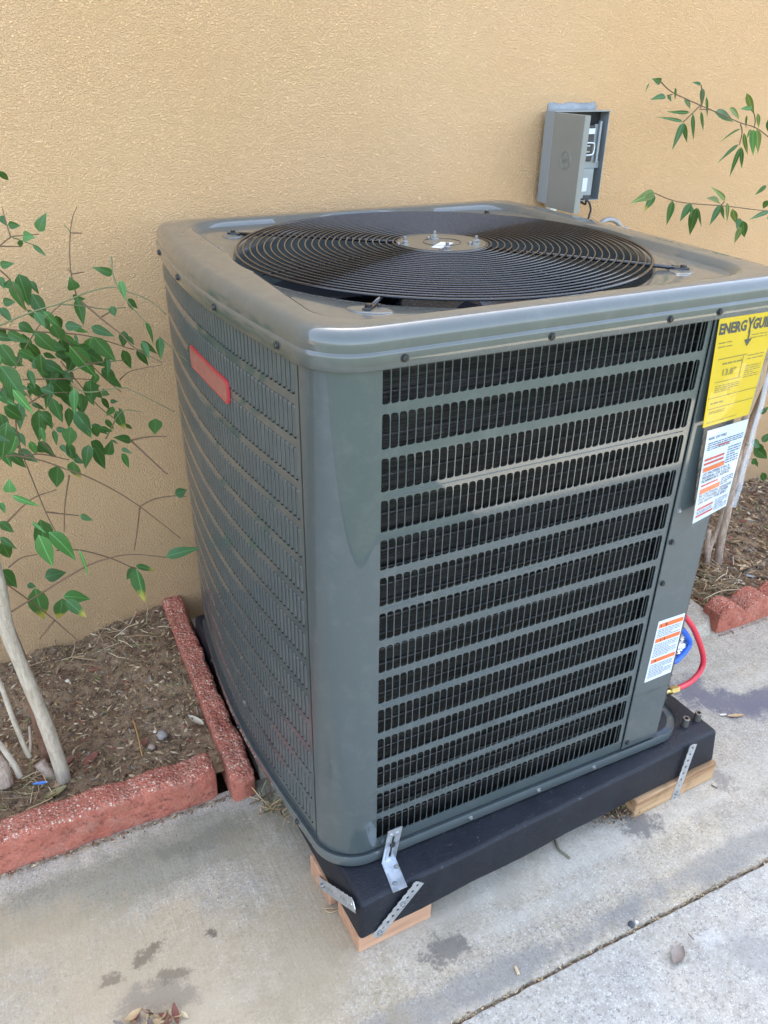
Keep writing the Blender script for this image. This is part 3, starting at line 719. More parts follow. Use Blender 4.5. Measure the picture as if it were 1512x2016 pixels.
# fan below the guard
sh = loft([circ(RC - .004, -.06), circ(RC - .01, -.16)])
obj("fan_shroud", sh, M_DARK, AC, smooth=True)
def bladevf(a0):
    def f(u, v_):
        r = .07 + u * .275; a = a0 + (v_ - .5) * (1.25 - .25 * u) + u * .25
        z = -.075 + (v_ - .5) * .085 * (1 - .25 * u) + .01 * math.sin(math.pi * v_)
        return (C0[0] + r * math.cos(a), C0[1] + r * math.sin(a), z)
    return grid(f, 10, 8)
FANM = obj("fan_hub", disc(C0, .085, -.13, -.05, 48, .01), M_FAN, AC, smooth=False)
for k in range(3): obj("fan_blade", bladevf(2.2 + k * 2.094), M_FAN, FANM, smooth=True)
# guard
ZG = .0500
def zg(r): return ZG + .006 * (1 - (r / .37) ** 2)
spokes = []
for k in range(4):
    a = math.radians(45 + 90 * k + 1.5); d = Vector((math.cos(a), math.sin(a), 0)); L = []
    for r in (.06, .20, .34, .405): L.append(Vector((C0[0], C0[1], zg(min(r, .37)) - .0048 - (.002 if r > .4 else 0))) + d * r)
    spokes.append(tube(L, .0032, 8))
for k in range(4):
    a = math.radians(11 + 90 * k); d = Vector((math.cos(a), math.sin(a), 0))
    spokes.append(tube([Vector((C0[0], C0[1], zg(r) - .0036)) + d * r for r in (.085, .2, .368)], .0017, 6))
FG = obj("fan_guard", join(*spokes), M_BLACK, AC, smooth=True, label="round black wire fan guard")
nr_ = 24
for k in range(nr_):
    r = .0885 + k * (.366 - .0885) / (nr_ - 1); obj("guard_ring", ring(C0, r,   .0016 if k < nr_ - 1 else .0024, zg(r) - (.001 if k == nr_ - 1 else 0), 144, 6), M_BLACK, FG, smooth=True)
HB = obj("hub_plate", join(disc(C0, .083, zg(0) - .004, zg(0) + .0008, 96, .0008)), M_HUB, FG)
obj("hub_ring", ring(C0, .0805, .0012, zg(0) + .001, 96, 6), M_BLACK, FG, smooth=True)
obj("hub_ring", ring(C0, .034, .0009, zg(0) + .0008, 64, 6), M_BLACK, FG, smooth=True)
for k in range(4):
    p = at(*((855, 470), (797, 482), (937, 480), (880, 493))[k], 2, zg(0) + .001)
    bv = join(disc((p.x, p.y), .0085, zg(0) + .001, zg(0) + .0022, 16, .0004), disc((p.x, p.y), .0062, zg(0) + .0022, zg(0) + .0085, 6, .0008), disc((p.x, p.y), .0031, zg(0) + .0085, zg(0) + .0150, 10, .0006), disc((p.x - .009, p.y + .005), .004, zg(0) + .001, zg(0) + .005, 8, .001))
    obj("bolt", bv, M_SCREW, FG)
hp = [at(*q, 2, zg(0) + .0012) for q in ((848, 487), (868, 489), (894, 478), (868, 476))]
obj("white_tag", ([tuple(p) for p in hp], [(0, 1, 2, 3)]), M_WHT, FG)
# guard feet: clamp plates with screws, over raised pads pressed in the cover
for k in range(4):
    a = math.radians(45 + 90 * k + 1.5); d = Vector((math.cos(a), math.sin(a), 0)); s2 = Vector((-d.y, d.x, 0)); base = Vector((C0[0], C0[1], 0)) + d * .412
    m = basis(base + Vector((0, 0, .0405)), d, s2, Vector((0, 0, 1)))
    obj("guard_foot", join(xf(box(-.012, .014, -.006, .006, .0, .0055, .001), m), xf(disc((.004, 0), .0052, .0055, .0095, 6, .0008), m), xf(disc((-.012, .010), .0034, 0, .006, 6, .0006), m)), M_BLACK, FG)
    V, F = [], []
    R_ = [(.028, .0), (.026, .002), (.020, .0030), (.0, .0032)]
    def f(u, v_):
        q = min(u * 3, 3); i = min(2, int(q)); tt = q - i; rr = R_[i][0] * (1 - tt) + R_[i + 1][0] * tt; zz = R_[i][1] * (1 - tt) + R_[i + 1][1] * tt
        aa = 2 * math.pi * v_; return m @ Vector((rr * math.cos(aa) * .75, rr * math.sin(aa) * 1.25, zz - .0008))
    obj("raised_pad", grid(f, 9, 28), M_LID, LID, smooth=True)
# red sticker on the left louvers
def lface(y, z, d=.0035): return (xl(y) - d, y, z)
def sticker(y0, y1, z0, z1, r, d, t, n_=6):
    P = rrect(y0, y1, z0, z1, r, n_); V = [lface(p[0], p[1], d) for p in P] + [lface(p[0], p[1], d - t) for p in P]; k = len(P)
    return V, [tuple(range(k))] + [(i, i + k, (i + 1) % k + k, (i + 1) % k) for i in range(k)]
ST = obj("badge_sticker", sticker(.305, .517, -.1445, -.104, .010, .0042, .0035), M_RED, LP)
obj("sticker_face", sticker(.3105, .513, -.1415, -.1085, .007, .0046, .0006), M_PEACH, LP)
# warning label, low on the service panel
def flat_label(q, y, th=.0006):
    P = [at(a, b, 1, y) for a, b in q]; V = [tuple(p) for p in P] + [(p.x, p.y + th, p.z) for p in P]
    return V, [(3, 2, 1, 0), (0, 1, 5, 4), (1, 2, 6, 5), (2, 3, 7, 6), (3, 0, 4, 7)]
def onq(Q, u, v): # Q: TL TR BR BL
    return Q[0] * (1 - u) * (1 - v) + Q[1] * u * (1 - v) + Q[2] * u * v + Q[3] * (1 - u) * v
def bars(Q, L, y): # list of (u0,u1,v0,v1)
    V, F = [], []
    for (a, b, c, d) in L:
        k = len(V)
        for (u, v_) in ((a, c), (a, d), (b, d), (b, c)): p = onq(Q, u, v_); V.append((p.x, p.y - y, p.z))
        F.append((k, k + 1, k + 2, k + 3))
    return V, F
WQ = [Vector((.5975, -.0034, -.593)), Vector((.6645, -.0034, -.593)), Vector((.6645, -.0034, -.742)), Vector((.5955, -.0034, -.745))]
WLb = obj("warning_label", ([tuple(p) for p in WQ] + [(p.x, p.y + .0008, p.z) for p in WQ], [(3, 2, 1, 0), (0, 1, 5, 4), (1, 2, 6, 5), (2, 3, 7, 6), (3, 0, 4, 7)]), M_WHT, SP)
obj("orange_bar", bars(WQ, [(.05, .97, .045, .115), (.04, .97, .285, .35), (.06, .97, .63, .695)], .0003), M_ORG, WLb)
rr = random.Random(5)
def lines(Q, u0, u1, v0, v1, n_, th, y, mat, parent, name="printed_text", gaps=True):
    L = []
    for i in range(n_):
        v_ = v0 + (v1 - v0) * (i + .5) / n_; u = u0
        while u < u1 - .01:
            wd = rr.uniform(.03, .13); L.append((u, min(u1, u + wd), v_ - th / 2, v_ + th / 2)); u += wd + .018
            if i % 4 == 3 and u > u0 + (u1 - u0) * .6: break
    return obj(name, bars(Q, L, y), mat, parent)
for (a, b, k) in ((.13, .27, 5), (.37, .60, 8), (.72, .95, 8)): lines(WQ, .06, .94, a, b, k, .011, .0003, M_INKB, WLb)
obj("ink_mark", bars(WQ, [(.30, .36, .06, .10), (.12, .15, .06, .1), (.36, .40, .30, .335), (.22, .25, .3, .34), (.2, .24, .645, .68)], .0006), M_INK, WLb)

# ------------------------------------------------------------------ hanging papers on the service panel
YC = thing("energy_card", "yellow energy guide card hanging from the cooling unit's top right", "card", (.63, -.008, -.18))
YQ = [Vector((.5755, -.007, .009)), Vector((.705, -.007, .009)), Vector((.689, -.013, -.176)), Vector((.586, -.013, -.183))]
def sheet(Q, th=.0006, n_=8, wav=.0015):
    def f(u, v_): p = onq(Q, u, v_); return (p.x, p.y, p.z)
    V, F = grid(f, n_, n_); k = len(V); V2 = [(x, y + th, z) for x, y, z in V]; F2 = [tuple(i + k for i in q)[::-1] for q in F]
    return V + V2, F + F2
CS = obj("card_sheet", sheet(YQ), M_YEL, YC)
ux = (YQ[1] - YQ[0]).normalized(); uy = (YQ[0] - YQ[3]).normalized()
def onm(Q, u, v, off=.0006, tilt=0.0):
    p = onq(Q, u, v); nx = (onq(Q, min(1, u + .1), v) - onq(Q, max(0, u - .1), v)).normalized(); ny = (onq(Q, u, max(0, v - .1)) - onq(Q, u, min(1, v + .1))).normalized()
    return basis(p + Vector((0, -off, 0)), nx, ny, Vector((0, -1, 0)))
text("title_text", "ENERG", .0232, onm(YQ, .022, .180), M_INK, YC, .0010, sx=.82)
text("title_text", "Y", .034, onm(YQ, .505, .205), M_INK, YC, .0010, sx=.62)
text("title_text", "GUIDE", .0232, onm(YQ, .60, .180), M_INK, YC, .0010, sx=.76)
obj("arrow_mark", bars(YQ, [(.555, .580, .19, .275), (.525, .61, .275, .285)], .0006), M_INK, YC)
aq = [onq(YQ, *q) for q in ((.50, .262), (.635, .262), (.567, .325))]
obj("arrow_mark", ([(p.x, p.y - .0008, p.z) for p in aq], [(0, 2, 1)]), M_INK, YC)
text("figure_text", "13.8*", .015, onm(YQ, .19, .55), M_INKY, YC, .0003)
L = [(.05, .30, .035, .041), (.02, 1., .742 - .006, .742), (.08, .62, .395, .402), (.55, .562, .395, .60), (.10, .60, .598, .604), (.05, .98, .835, .841)]
obj("ruled_line", bars(YQ, L, .0006), M_INKY, YC)
lines(YQ, .05, .30, .24, .31, 2, .008, .0006, M_INKY, YC); lines(YQ, .18, .55, .43, .46, 1, .014, .0006, M_INKY, YC); lines(YQ, .62, .92, .22, .27, 2, .007, .0006, M_INKY, YC)
lines(YQ, .64, .94, .40, .46, 2, .008, .0006, M_INKY, YC); lines(YQ, .64, .94, .50, .62, 6, .007, .0006, M_INKY, YC); lines(YQ, .12, .58, .63, .70, 4, .007, .0006, M_INKY, YC); lines(YQ, .08, .36, .78, .80, 1, .014, .0006, M_INKY, YC); lines(YQ, .08, .40, .86, .89, 2, .006, .0006, M_INKY, YC); lines(YQ, .06, .70, .955, .975, 1, .006, .0006, M_INKY, YC)
WC = thing("warning_card", "white warning sheet with orange bars hanging below the yellow card", "card", (.65, -.014, -.37))
WS = [Vector((.598, -.0145, -.190)), Vector((.690, -.0145, -.184)), Vector((.679, -.022, -.347)), Vector((.6045, -.022, -.3665))]
obj("card_sheet", sheet(WS), M_WHT, WC)
obj("red_bar", bars(WS, [(.04, .55, .30, .325), (.04, .55, .345, .37), (.06, .52, .585, .605), (.06, .52, .845, .868), (.05, .55, .925, .948), (.34, .62, .18, .20)], .0006), M_REDI, WC)
obj("orange_bar", bars(WS, [(.04, .60, .395, .445), (.05, .60, .63, .685)], .0007), M_ORG, WC)
for v_, s_t in ((.105, "RISK OF FIRE"), (.485, "OF PROPERLY IN A"), (.522, "FEDERAL OR LOCAL"), (.560, "FLAMMABLE REFRIG"), (.722, "BE CAUTION, SERIOUS"), (.760, "DUCTWORK OTHER"), (.798, "USE WITH THE SPEC")):
    text("printed_text", s_t, .0072, onm(WS, .05, v_, .0008), M_INKB, WC, .0001)
lines(WS, .62, .95, .24, .44, 7, .012, .0007, M_INKB, WC); lines(WS, .06, .95, .13, .22, 4, .010, .0007, M_INKB, WC); lines(WS, .62, .95, .59, .68, 4, .010, .0007, M_INKB, WC); lines(WS, .58, .95, .83, .97, 7, .007, .0007, M_INKB, WC); lines(WS, .06, .5, .875, .915, 2, .008, .0007, M_INKB, WC)
# clear plastic sleeve round both papers
n = N("clear_plastic_film"); gl = n.new('ShaderNodeBsdfGlossy'); gl.inputs['Roughness'].default_value = .12; tr = n.new('ShaderNodeBsdfTransparent'); tr.inputs[0].default_value = (.94, .96, .98, 1)
fr = n.new('ShaderNodeFresnel'); fr.inputs[0].default_value = 1.35; mx = n.new('ShaderNodeMixShader'); mx.inputs[0].default_value = .05; n.link(tr.outputs[0], mx.inputs[1]); n.link(gl.outputs[0], mx.inputs[2])
n.link(mx.outputs[0], n.t.nodes['Material Output'].inputs[0]); n.link(n.bump(n.noise(22, 3), .5, .004), gl.inputs['Normal']); M_FILM = n.m
SQ = [Vector((.573, -.0085, .0095)), Vector((.716, -.0085, .0095)), Vector((.693, -.025, -.349)), Vector((.5995, -.025, -.372))]
def slv(u, v_): p = onq(SQ, u, v_); return (p.x, p.y - .0025 * math.sin(v_ * 7 + u * 3) * math.sin(math.pi * v_) , p.z)
obj("plastic_sleeve", grid(slv, 24, 40), M_FILM, smooth=True, loc=(.64, -.01, .009), label="clear plastic sleeve hanging over the yellow and white cards", cat="plastic sleeve")
n = N("folded_film"); n.set((.75, .78, .82), .15, 0, None, .6); n.b.inputs['Alpha'].default_value = .22; M_FOLD = n.m
fold = [onq(SQ, 1.0, v_ / 30) + Vector((.0015 * math.sin(v_), -.0035, 0)) for v_ in range(31)]
ft = tube(fold, .0042, 8); fo_ = obj("folded_edge", ft, M_FOLD, bpy.data.objects["plastic_sleeve"], smooth=True)
# ------------------------------------------------------------------ hoses
def hose(name, pts, r, mat, label, fit=None):
    t = thing(name, label, "hose", pts[-1]); obj("tube", tube(spline(pts, 10), r * .9, 12), mat, t, smooth=True)
    if fit: obj("fitting", fit, M_BRASS, t)
    return t
def hp_(px, py, y): return at(px, py, 1, y)
hr = [(.70, .10, -.60), hp_(1346, 1210, .10), hp_(1368, 1243, .095), hp_(1384, 1290, .09), hp_(1380, 1318, .085), hp_(1360, 1342, .075), hp_(1330, 1357, .065)]
f0, f1 = hp_(1330, 1357, .065), hp_(1304, 1365, .055); dd = (f1 - f0)
fit = join(tube([f0 - dd * .1, f0 + dd * .45], .0088, 6), tube([f0 + dd * .45, f1 + dd * .4], .005, 10))
hose("red_hose", [Vector(p) for p in hr], .0072, M_HOSER, "red hose looping out from behind the right edge of the unit", fit)
hb_ = [(.70, .11, -.66), hp_(1335, 1232, .10), hp_(1352, 1252, .098), hp_(1357, 1268, .095), hp_(1342, 1290, .09), hp_(1322, 1304, .085), (.70, .10, -.82)]
hose("blue_hose", [Vector(p) for p in hb_], .0075, M_HOSEB, "short blue hose loop inside the red hose")
fo = tube(spline([(.70, .115, -.69), hp_(1330, 1240, .115), hp_(1334, 1262, .112), hp_(1327, 1280, .11), (.71, .11, -.80)], 10), .017, 14, rad=lambda t: 1 + .35 * noise.noise(Vector((t * 30, 2, 1))))
obj("insulated_line", (fo[0], fo[1]), M_FOIL, smooth=False, loc=(.72, .11, -.75), label="crinkled foil wrapped line behind the blue hose", cat="insulated pipe")
vb = at(1307, 1325, 1, .09)
obj("service_valve", join(tube([(.672, .09, vb.z), (.72, .085, vb.z - .006)], .008, 10), tube([(.70, .085, vb.z - .02), (.70, .085, vb.z + .02)], .006, 8)), M_BRASS, AC, smooth=True)
obj("service_valve", join(tube([(.672, .07, -.905), (.70, .062, -.908)], .007, 10)), M_BRASS, AC, smooth=True)

# ------------------------------------------------------------------ pad, blocks, straps
PD = thing("equipment_pad", "black textured plastic pad under the cooling unit", "equipment pad", (.39, .42, -1.04))
RP = Matrix.Translation((-.064, -.0765, 0)) @ Matrix.Rotation(math.radians(3.1), 4, 'Z')
def padvf():
    bm = bmesh.new(); bmesh.ops.create_cube(bm, size=1)
    for v in bm.verts:
        top = v.co.z > 0; x = v.co.x + .5; y = v.co.y + .5; e = 0 if top else .006
        v.co = Vector(((-e if x < .5 else .897 + e), (-e if y < .5 else .955 + e), -.951 if top else -1.041))
    es = [e for e in bm.edges if e.calc_length() > .05 or True]
    bmesh.ops.bevel(bm, geom=es, offset=.009, segments=3, affect='EDGES', profile=.5)
    bmesh.ops.subdivide_edges(bm, edges=[e for e in bm.edges if e.calc_length() > .3], cuts=14, use_grid_fill=True)
    for v in bm.verts:
        v.co += Vector((0, .0025, .0018)) * noise.noise(v.co * 9)
    r = ([tuple(RP @ v.co) for v in bm.verts], [tuple(v.index for v in f.verts) for f in bm.faces]); bm.free(); return r
obj("pad_body", padvf(), M_PAD, PD, smooth=True); autosmooth(COL.objects[-1] if False else bpy.data.objects["pad_body"], 40)
GW = "wood blocks under the black pad"
def block(x0, x1, y0, y1, z0, z1, mat, label, rot=3.0, bev=.002):
    m = Matrix.Translation((x0, y0, 0)) @ Matrix.Rotation(math.radians(rot), 4, 'Z')
    obj("wood_block", xf(box(0, x1 - x0, 0, y1 - y0, z0, z1, bev), m), mat, loc=((x0 + x1) / 2, (y0 + y1) / 2, z0), label=label, cat="wood block", group=GW)
block(-.066, .088, -.070, .022, G, -1.0425, M_WOOD, "fresh pine block under the pad's nearest corner", 2.0)
block(-.078, .030, .040, .128, G, -1.0425, M_WOOD, "second fresh pine block just behind the nearest corner block", 4.0)
block(.600, .842, -.052, .060, G, -1.0425, M_WOOD2, "weathered split wood block under the pad's right front corner", 2.5, .003)
block(.10, .22, .62, .75, G + .032, -1.0425, M_WOOD2, "weathered wood block hidden under the back left of the pad", 0)
block(.60, .74, .66, .80, G + .032, -1.0425, M_WOOD2, "weathered wood block hidden under the back right of the pad", 0)
def strap(p0, p1, nrm, wd, holes, bendtop=False):
    """flat perforated strip with real holes, p0 -> p1"""
    p0, p1 = Vector(p0), Vector(p1); d = p1 - p0; L_ = d.length; d.normalize(); nn = Vector(nrm); nn = (nn - d * nn.dot(d)).normalized(); s_ = nn.cross(d)
    m = basis(p0, d, s_, nn); cl = L_ / holes; V, F = [], []
    for i in range(holes):
        x0, x1 = i * cl, (i + 1) * cl; cx = (x0 + x1) / 2; k = len(V); hr_ = min(.0031, cl * .28); sq = []
        for j in range(8):
            a = 2 * math.pi * j / 8 + math.pi / 8; sq.append((cx + hr_ * math.cos(a), hr_ * math.sin(a)))
        oq = [(x1, wd * .21), (x0 + cl * .71, wd / 2), (x0 + cl * .29, wd / 2), (x0, wd * .21), (x0, -wd * .21), (x0 + cl * .29, -wd / 2), (x0 + cl * .71, -wd / 2), (x1, -wd * .21)]
        for (a, b) in oq: V.append((a, b, 0))
        for (a, b) in sq: V.append((a, b, 0))
        for (a, b) in oq: V.append((a, b, -.0013))
        for (a, b) in sq: V.append((a, b, -.0013))
        for (cx_, cy_) in ((x1, wd / 2), (x0, wd / 2), (x0, -wd / 2), (x1, -wd / 2)): V.append((cx_, cy_, 0))
        for j in range(8):
            l = (j + 1) % 8; F.append((k + j, k + l, k + 8 + l, k + 8 + j)); F.append((k + 8 + j, k + 8 + l, k + 24 + l, k + 24 + j)); F.append((k + j, k + 16 + j, k + 16 + l, k + l))
        F += [(k, k + 32, k + 1), (k + 2, k + 33, k + 3), (k + 4, k + 34, k + 5), (k + 6, k + 35, k + 7)]
    V = [(a, b, c + .0000) for a, b, c in V]
    return xf((V, F), m)
GS = "perforated metal straps tying the pad to the blocks"
def st_thing(label, vf, screws, nrm, loc):
    t = thing("metal_strap", label, "strap", loc, GS); obj("strip", vf, M_GALV, t)
    for p in screws: screw(p, nrm, t, screw_s)
y_ = -.0845
a1, a0 = at(827, 1737, 1, -.0805), at(740, 1845, 1, -.083)
st_thing("galvanized perforated strap slanting down the pad front at the near corner", strap(a0, a1, (0, -1, 0), .023, 9), [a0 + (a1 - a0) * .09 + Vector((0, -.001, 0)), a0 + (a1 - a0) * .61 + Vector((0, -.001, 0))], (0, -1, 0), a0)
b1, b0 = at(1366, 1466, 1, -.0425), at(1326, 1577, 1, -.0490)
st_thing("galvanized perforated strap tying the right front corner to the weathered block", strap(b0, b1, (0, -1, 0), .021, 9), [b0 + (b1 - b0) * .14], (0, -1, 0), b0)
c0, c1 = at(638, 1734, 0, -.076), at(697, 1784, 0, -.0735)
c0.x -= .010
st_thing("galvanized perforated strap on the pad's left side near the corner", strap(c0, c1, (-1, 0, 0), .027, 9), [c0 + (c1 - c0) * .12], (-1, 0, 0), c0)
# angle bracket
BK = thing("angle_bracket", "galvanized slotted angle bracket holding the unit's near corner to the pad", "bracket", (.03, -.03, -.95))
bw = .0285; bx = .0045
def bracket():
    parts = []; y0 = -.0145; t = .0018; zt, zb = -.868, -.949
    sl, sr, s0, s1 = bx + .0115, bx + .0165, -.938, -.885
    parts += [box(bx, sl, y0 - t, y0, zb, zt, 0), box(sr, bx + bw, y0 - t, y0, zb, zt, 0), box(sl, sr, y0 - t, y0, zb, s0), box(sl, sr, y0 - t, y0, s1, zt), box(bx + .006, sl - .001, y0 - t - .0012, y0 - t, zb + .006, zt - .01), box(sr + .001, bx + bw - .006, y0 - t - .0012, y0 - t, zb + .006, zt - .01)]
    foot = box(bx, bx + bw, -.078, y0, -.9492, -.9474)
    return join(*parts, foot)
bo = bracket()
def shear(v):  # the foot is turned a little to the right as in place
    x, y, z = v; return (x + (y + .0145) * .12 if y < -.0200 else x + (z + .949) * .15, y, z)
obj("bracket_plate", ([shear(v) for v in bo[0]], bo[1]), M_GALV, BK)
screw((bx + .0205, -.0165, -.905), (0, -1, 0), BK, screw_b); screw((bx + .021, -.034, -.9474), (0, 0, 1), BK, screw_s); screw((bx + .003, -.064, -.9474), (0, 0, 1), BK, screw_s)
# two steel sleeves
for (q, lb) in (((1348, 1428), "steel sleeve standing on the pad corner, nearer the unit"), ((1372, 1417), "steel sleeve standing on the pad corner, nearer the pad edge")):
    p = at(*q, 2, -.9505)
    V, F = [], []
    for (r_, z) in ((.0078, 0), (.0078, .021), (.0070, .022), (.0042, .022), (.0040, .010), (.0, .010)):
        for i in range(20): V.append((p.x + r_ * math.cos(.314 * i), p.y + r_ * math.sin(.314 * i), -.9505 + z))
    for j in range(5):
        for i in range(20): F.append((j * 20 + i, j * 20 + (i + 1) % 20, (j + 1) * 20 + (i + 1) % 20, (j + 1) * 20 + i))
    obj("steel_sleeve", (V, F), simple("turned_steel", (.22, .20, .17), .35, .7), smooth=False, loc=(p.x, p.y, -.9505), label=lb, cat="steel sleeve", group="steel sleeves left on the pad")

# ------------------------------------------------------------------ disconnect box on the wall
DB = thing("disconnect_box", "grey electrical disconnect box with its cover swung open on the wall", "electrical box", (1.03, 1.0, .01))
def plate(u, v_): 
    x = .966 + .150 * u; z = .012 + .236 * v_
    e = 1 if (u in (0., 1.) or v_ in (0., 1.)) else 0
    return (x + e * .004 * noise.noise(Vector((x * 40, z * 40, 1))), 1.004 + (.014 if e else 0) + .003 * noise.noise(Vector((x * 35, z * 35, 2))), z + e * .004 * noise.noise(Vector((x * 30, z * 50, 7))))
obj("back_plate", grid(plate, 24, 30), M_CAULK, DB, smooth=True)
x0, x1, y0, y1, z0, z1 = .9445, 1.1215, .960, .997, .0145, .2305; t = .0018
obj("enclosure", join(box(x0, x0 + t, y0, y1, z0, z1), box(x1 - t, x1, y0, y1, z0, z1), box(x0, x1, y0 - .004, y1, z1, z1 + t), box(x0 + t, x1 - t, y0 + .004, y1, z0 - t, z0)), M_BOXL, DB)
obj("enclosure_back", box(x0 + t, x1 - t, y1 - .004, y1 - .002, z0, z1), M_DARK, DB)
# dead-front with window for the breaker
DF = obj("dead_front", join(box(1.0, x1 - .022, .968, .972, z0 + .004, .093), box(1.0, x1 - .004, .974, .978, .093, .110), box(1.088, x1 - .012, .972, .978, .110, .200), box(1.0, 1.012, .972, .978, .110, .2)), M_BOXL, DB)
obj("side_rail", box(1.098, 1.105, .964, .972, .108, .208, .001), M_BOXL, DB)
BR = obj("breaker", join(box(1.014, 1.086, .966, .982, .112, .198, .002), box(1.02, 1.080, .960, .966, .175, .192, .001)), M_BPLAST, DB)
obj("breaker_label", box(1.022, 1.080, .9588, .9598, .178, .191), M_WHT, DB)
obj("handle", join(tube(spline([(1.03, .957, .128), (1.070, .955, .128), (1.079, .955, .134), (1.079, .955, .152), (1.070, .955, .157), (1.03, .957, .157)], 5), .0022, 8), box(1.03, 1.070, .958, .964, .134, .151, .001)), M_GALV, BR)
obj("handle", box(1.036, 1.066, .953, .958, .137, .149, .001), M_BPLAST, BR)
obj("rating_label", box(1.03, 1.082, .9668, .9674, .036, .070), M_WHT, DB)
obj("black_slot", box(1.075, 1.098, .966, .9672, .016, .026), M_BPLAST, DB)
cv = join(box(x0 - .001, x0 + .001, .836, .958, .006, .2295, .0006), box(x0 + .001, x0 + .016, .836, .838, .006, .2295), box(x0 + .001, x0 + .016, .838, .958, .2275, .2295), box(x0 + .001, x0 + .016, .838, .958, .006, .008))
CV = obj("cover", cv, M_BOX, DB)
em = ring((0, 0), .021, .0011, 0, 32, 6)
mE = basis(Vector((x0 - .0012, .893, .125)), Vector((0, -1, 0)), Vector((0, 0, 1)), Vector((-1, 0, 0)))
obj("embossed_emblem", join(xf(em, mE), xf(ring((0, 0), .0165, .0007, 0, 28, 6), mE)), M_BOX, CV, smooth=True)
text("embossed_text", "MPV", .014, mE @ Matrix.Translation((-.0125, -.005, .0006)), M_BOX, CV, .0004)
obj("conduit", join(tube([(.985, .982, .014), (.985, .982, -.10), (.985, .985, -.9)], .0135, 16), disc((.985, .982), .019, -.006, .012, 8, .002)), M_GALV, DB, smooth=False)
obj("cable", tube(spline([(1.068, .975, .012), at(1152, 402, 1, .955), at(1154, 395, 1, .952), at(1160, 399, 1, .95), at(1163, 412, 1, .948), at(1160, 424, 1, .945), at(1153, 440, 1, .94), (.98, .93, -.2)], 8), .0028, 8), M_RUB, smooth=True, loc=(1.06, .97, .01), label="thin black cable curving out below the disconnect box", cat="cable")
wp = spline([(.99, .90, -.30), at(1176, 470, 1, .93), at(1180, 448, 1, .93), at(1187, 437, 1, .93), at(1200, 432, 1, .93), at(1214, 437, 1, .93), at(1223, 450, 1, .93), at(1226, 470, 1, .93), (1.02, .90, -.3), (.80, .84, -.45)], 16)
obj("flexible_conduit", tube(wp, .0065, 12, rad=lambda t: 1 + .10 * math.sin(t * 420)), simple("grey_flex", (.30, .29, .28), .4, .3), smooth=True, loc=(1.1, .97, .0), label="grey ribbed flexible conduit arching just behind the unit's top", cat="conduit")

# ------------------------------------------------------------------ leaves and canes
def leafvf(wr, curl, fold):
    """leaf of unit length along +x, width ratio wr, tapered to a fine tip"""
    ns = 7; V, F = [], []
    for i in range(ns + 1):
        t = i / ns; wd = wr * .66 * (math.sin(math.pi * t ** .72) ** .95) * (1 - .42 * t) if 0 < t < 1 else 0
        z = -curl * t * t * .5
        if wd == 0: V.append((t, 0, z))
        else: V += [(t, -wd, z + fold * wd), (t, 0, z), (t, wd, z + fold * wd)]
    F.append((0, 1, 2)); F.append((0, 2, 3))
    for i in range(ns - 2):
        a = 1 + i * 3; F += [(a, a + 3, a + 4, a + 1), (a + 1, a + 4, a + 5, a + 2)]
    a = 1 + (ns - 2) * 3; e = len(V) - 1; F += [(a, e, a + 1), (a + 1, e, a + 2)]
    return V, F
LM = {}
def leafmesh(wr, mat):
    v_ = rl.randrange(4); k = (round(wr * 12), mat.name, v_)
    if k not in LM:
        me = mesh("leaf", leafvf(wr, (.10, .28, .5, .8)[v_], (.45, .25, .35, .2)[v_]), mat, True); LM[k] = me
    return LM[k]
def put_leaf(b, t, wr, mat, parent, r):
    """leaf from b to t (points); its face is turned roughly to the open side with its own tilt"""
    d = t - b; L_ = d.length; d.normalize()
    view = (CC - b).normalized(); nn = view + Vector((r.gauss(0, .24), r.gauss(0, .24) - .1, r.gauss(.12, .26))); nn = (nn - d * nn.dot(d)).normalized(); s_ = nn.cross(d)
    m = basis(b, d, s_, nn) @ Matrix.Diagonal((L_, L_, L_, 1))
    return inst("leaf", leafmesh(wr, mat), parent, m)
Z1 = lambda x, y: (x / 3.6, 300 + y / 3.6)
Z2 = lambda x, y: (x / 3.6, 800 + y / 3.6)
Z3 = lambda x, y: (1200 + x / 4.846, 120 + y / 4.846)
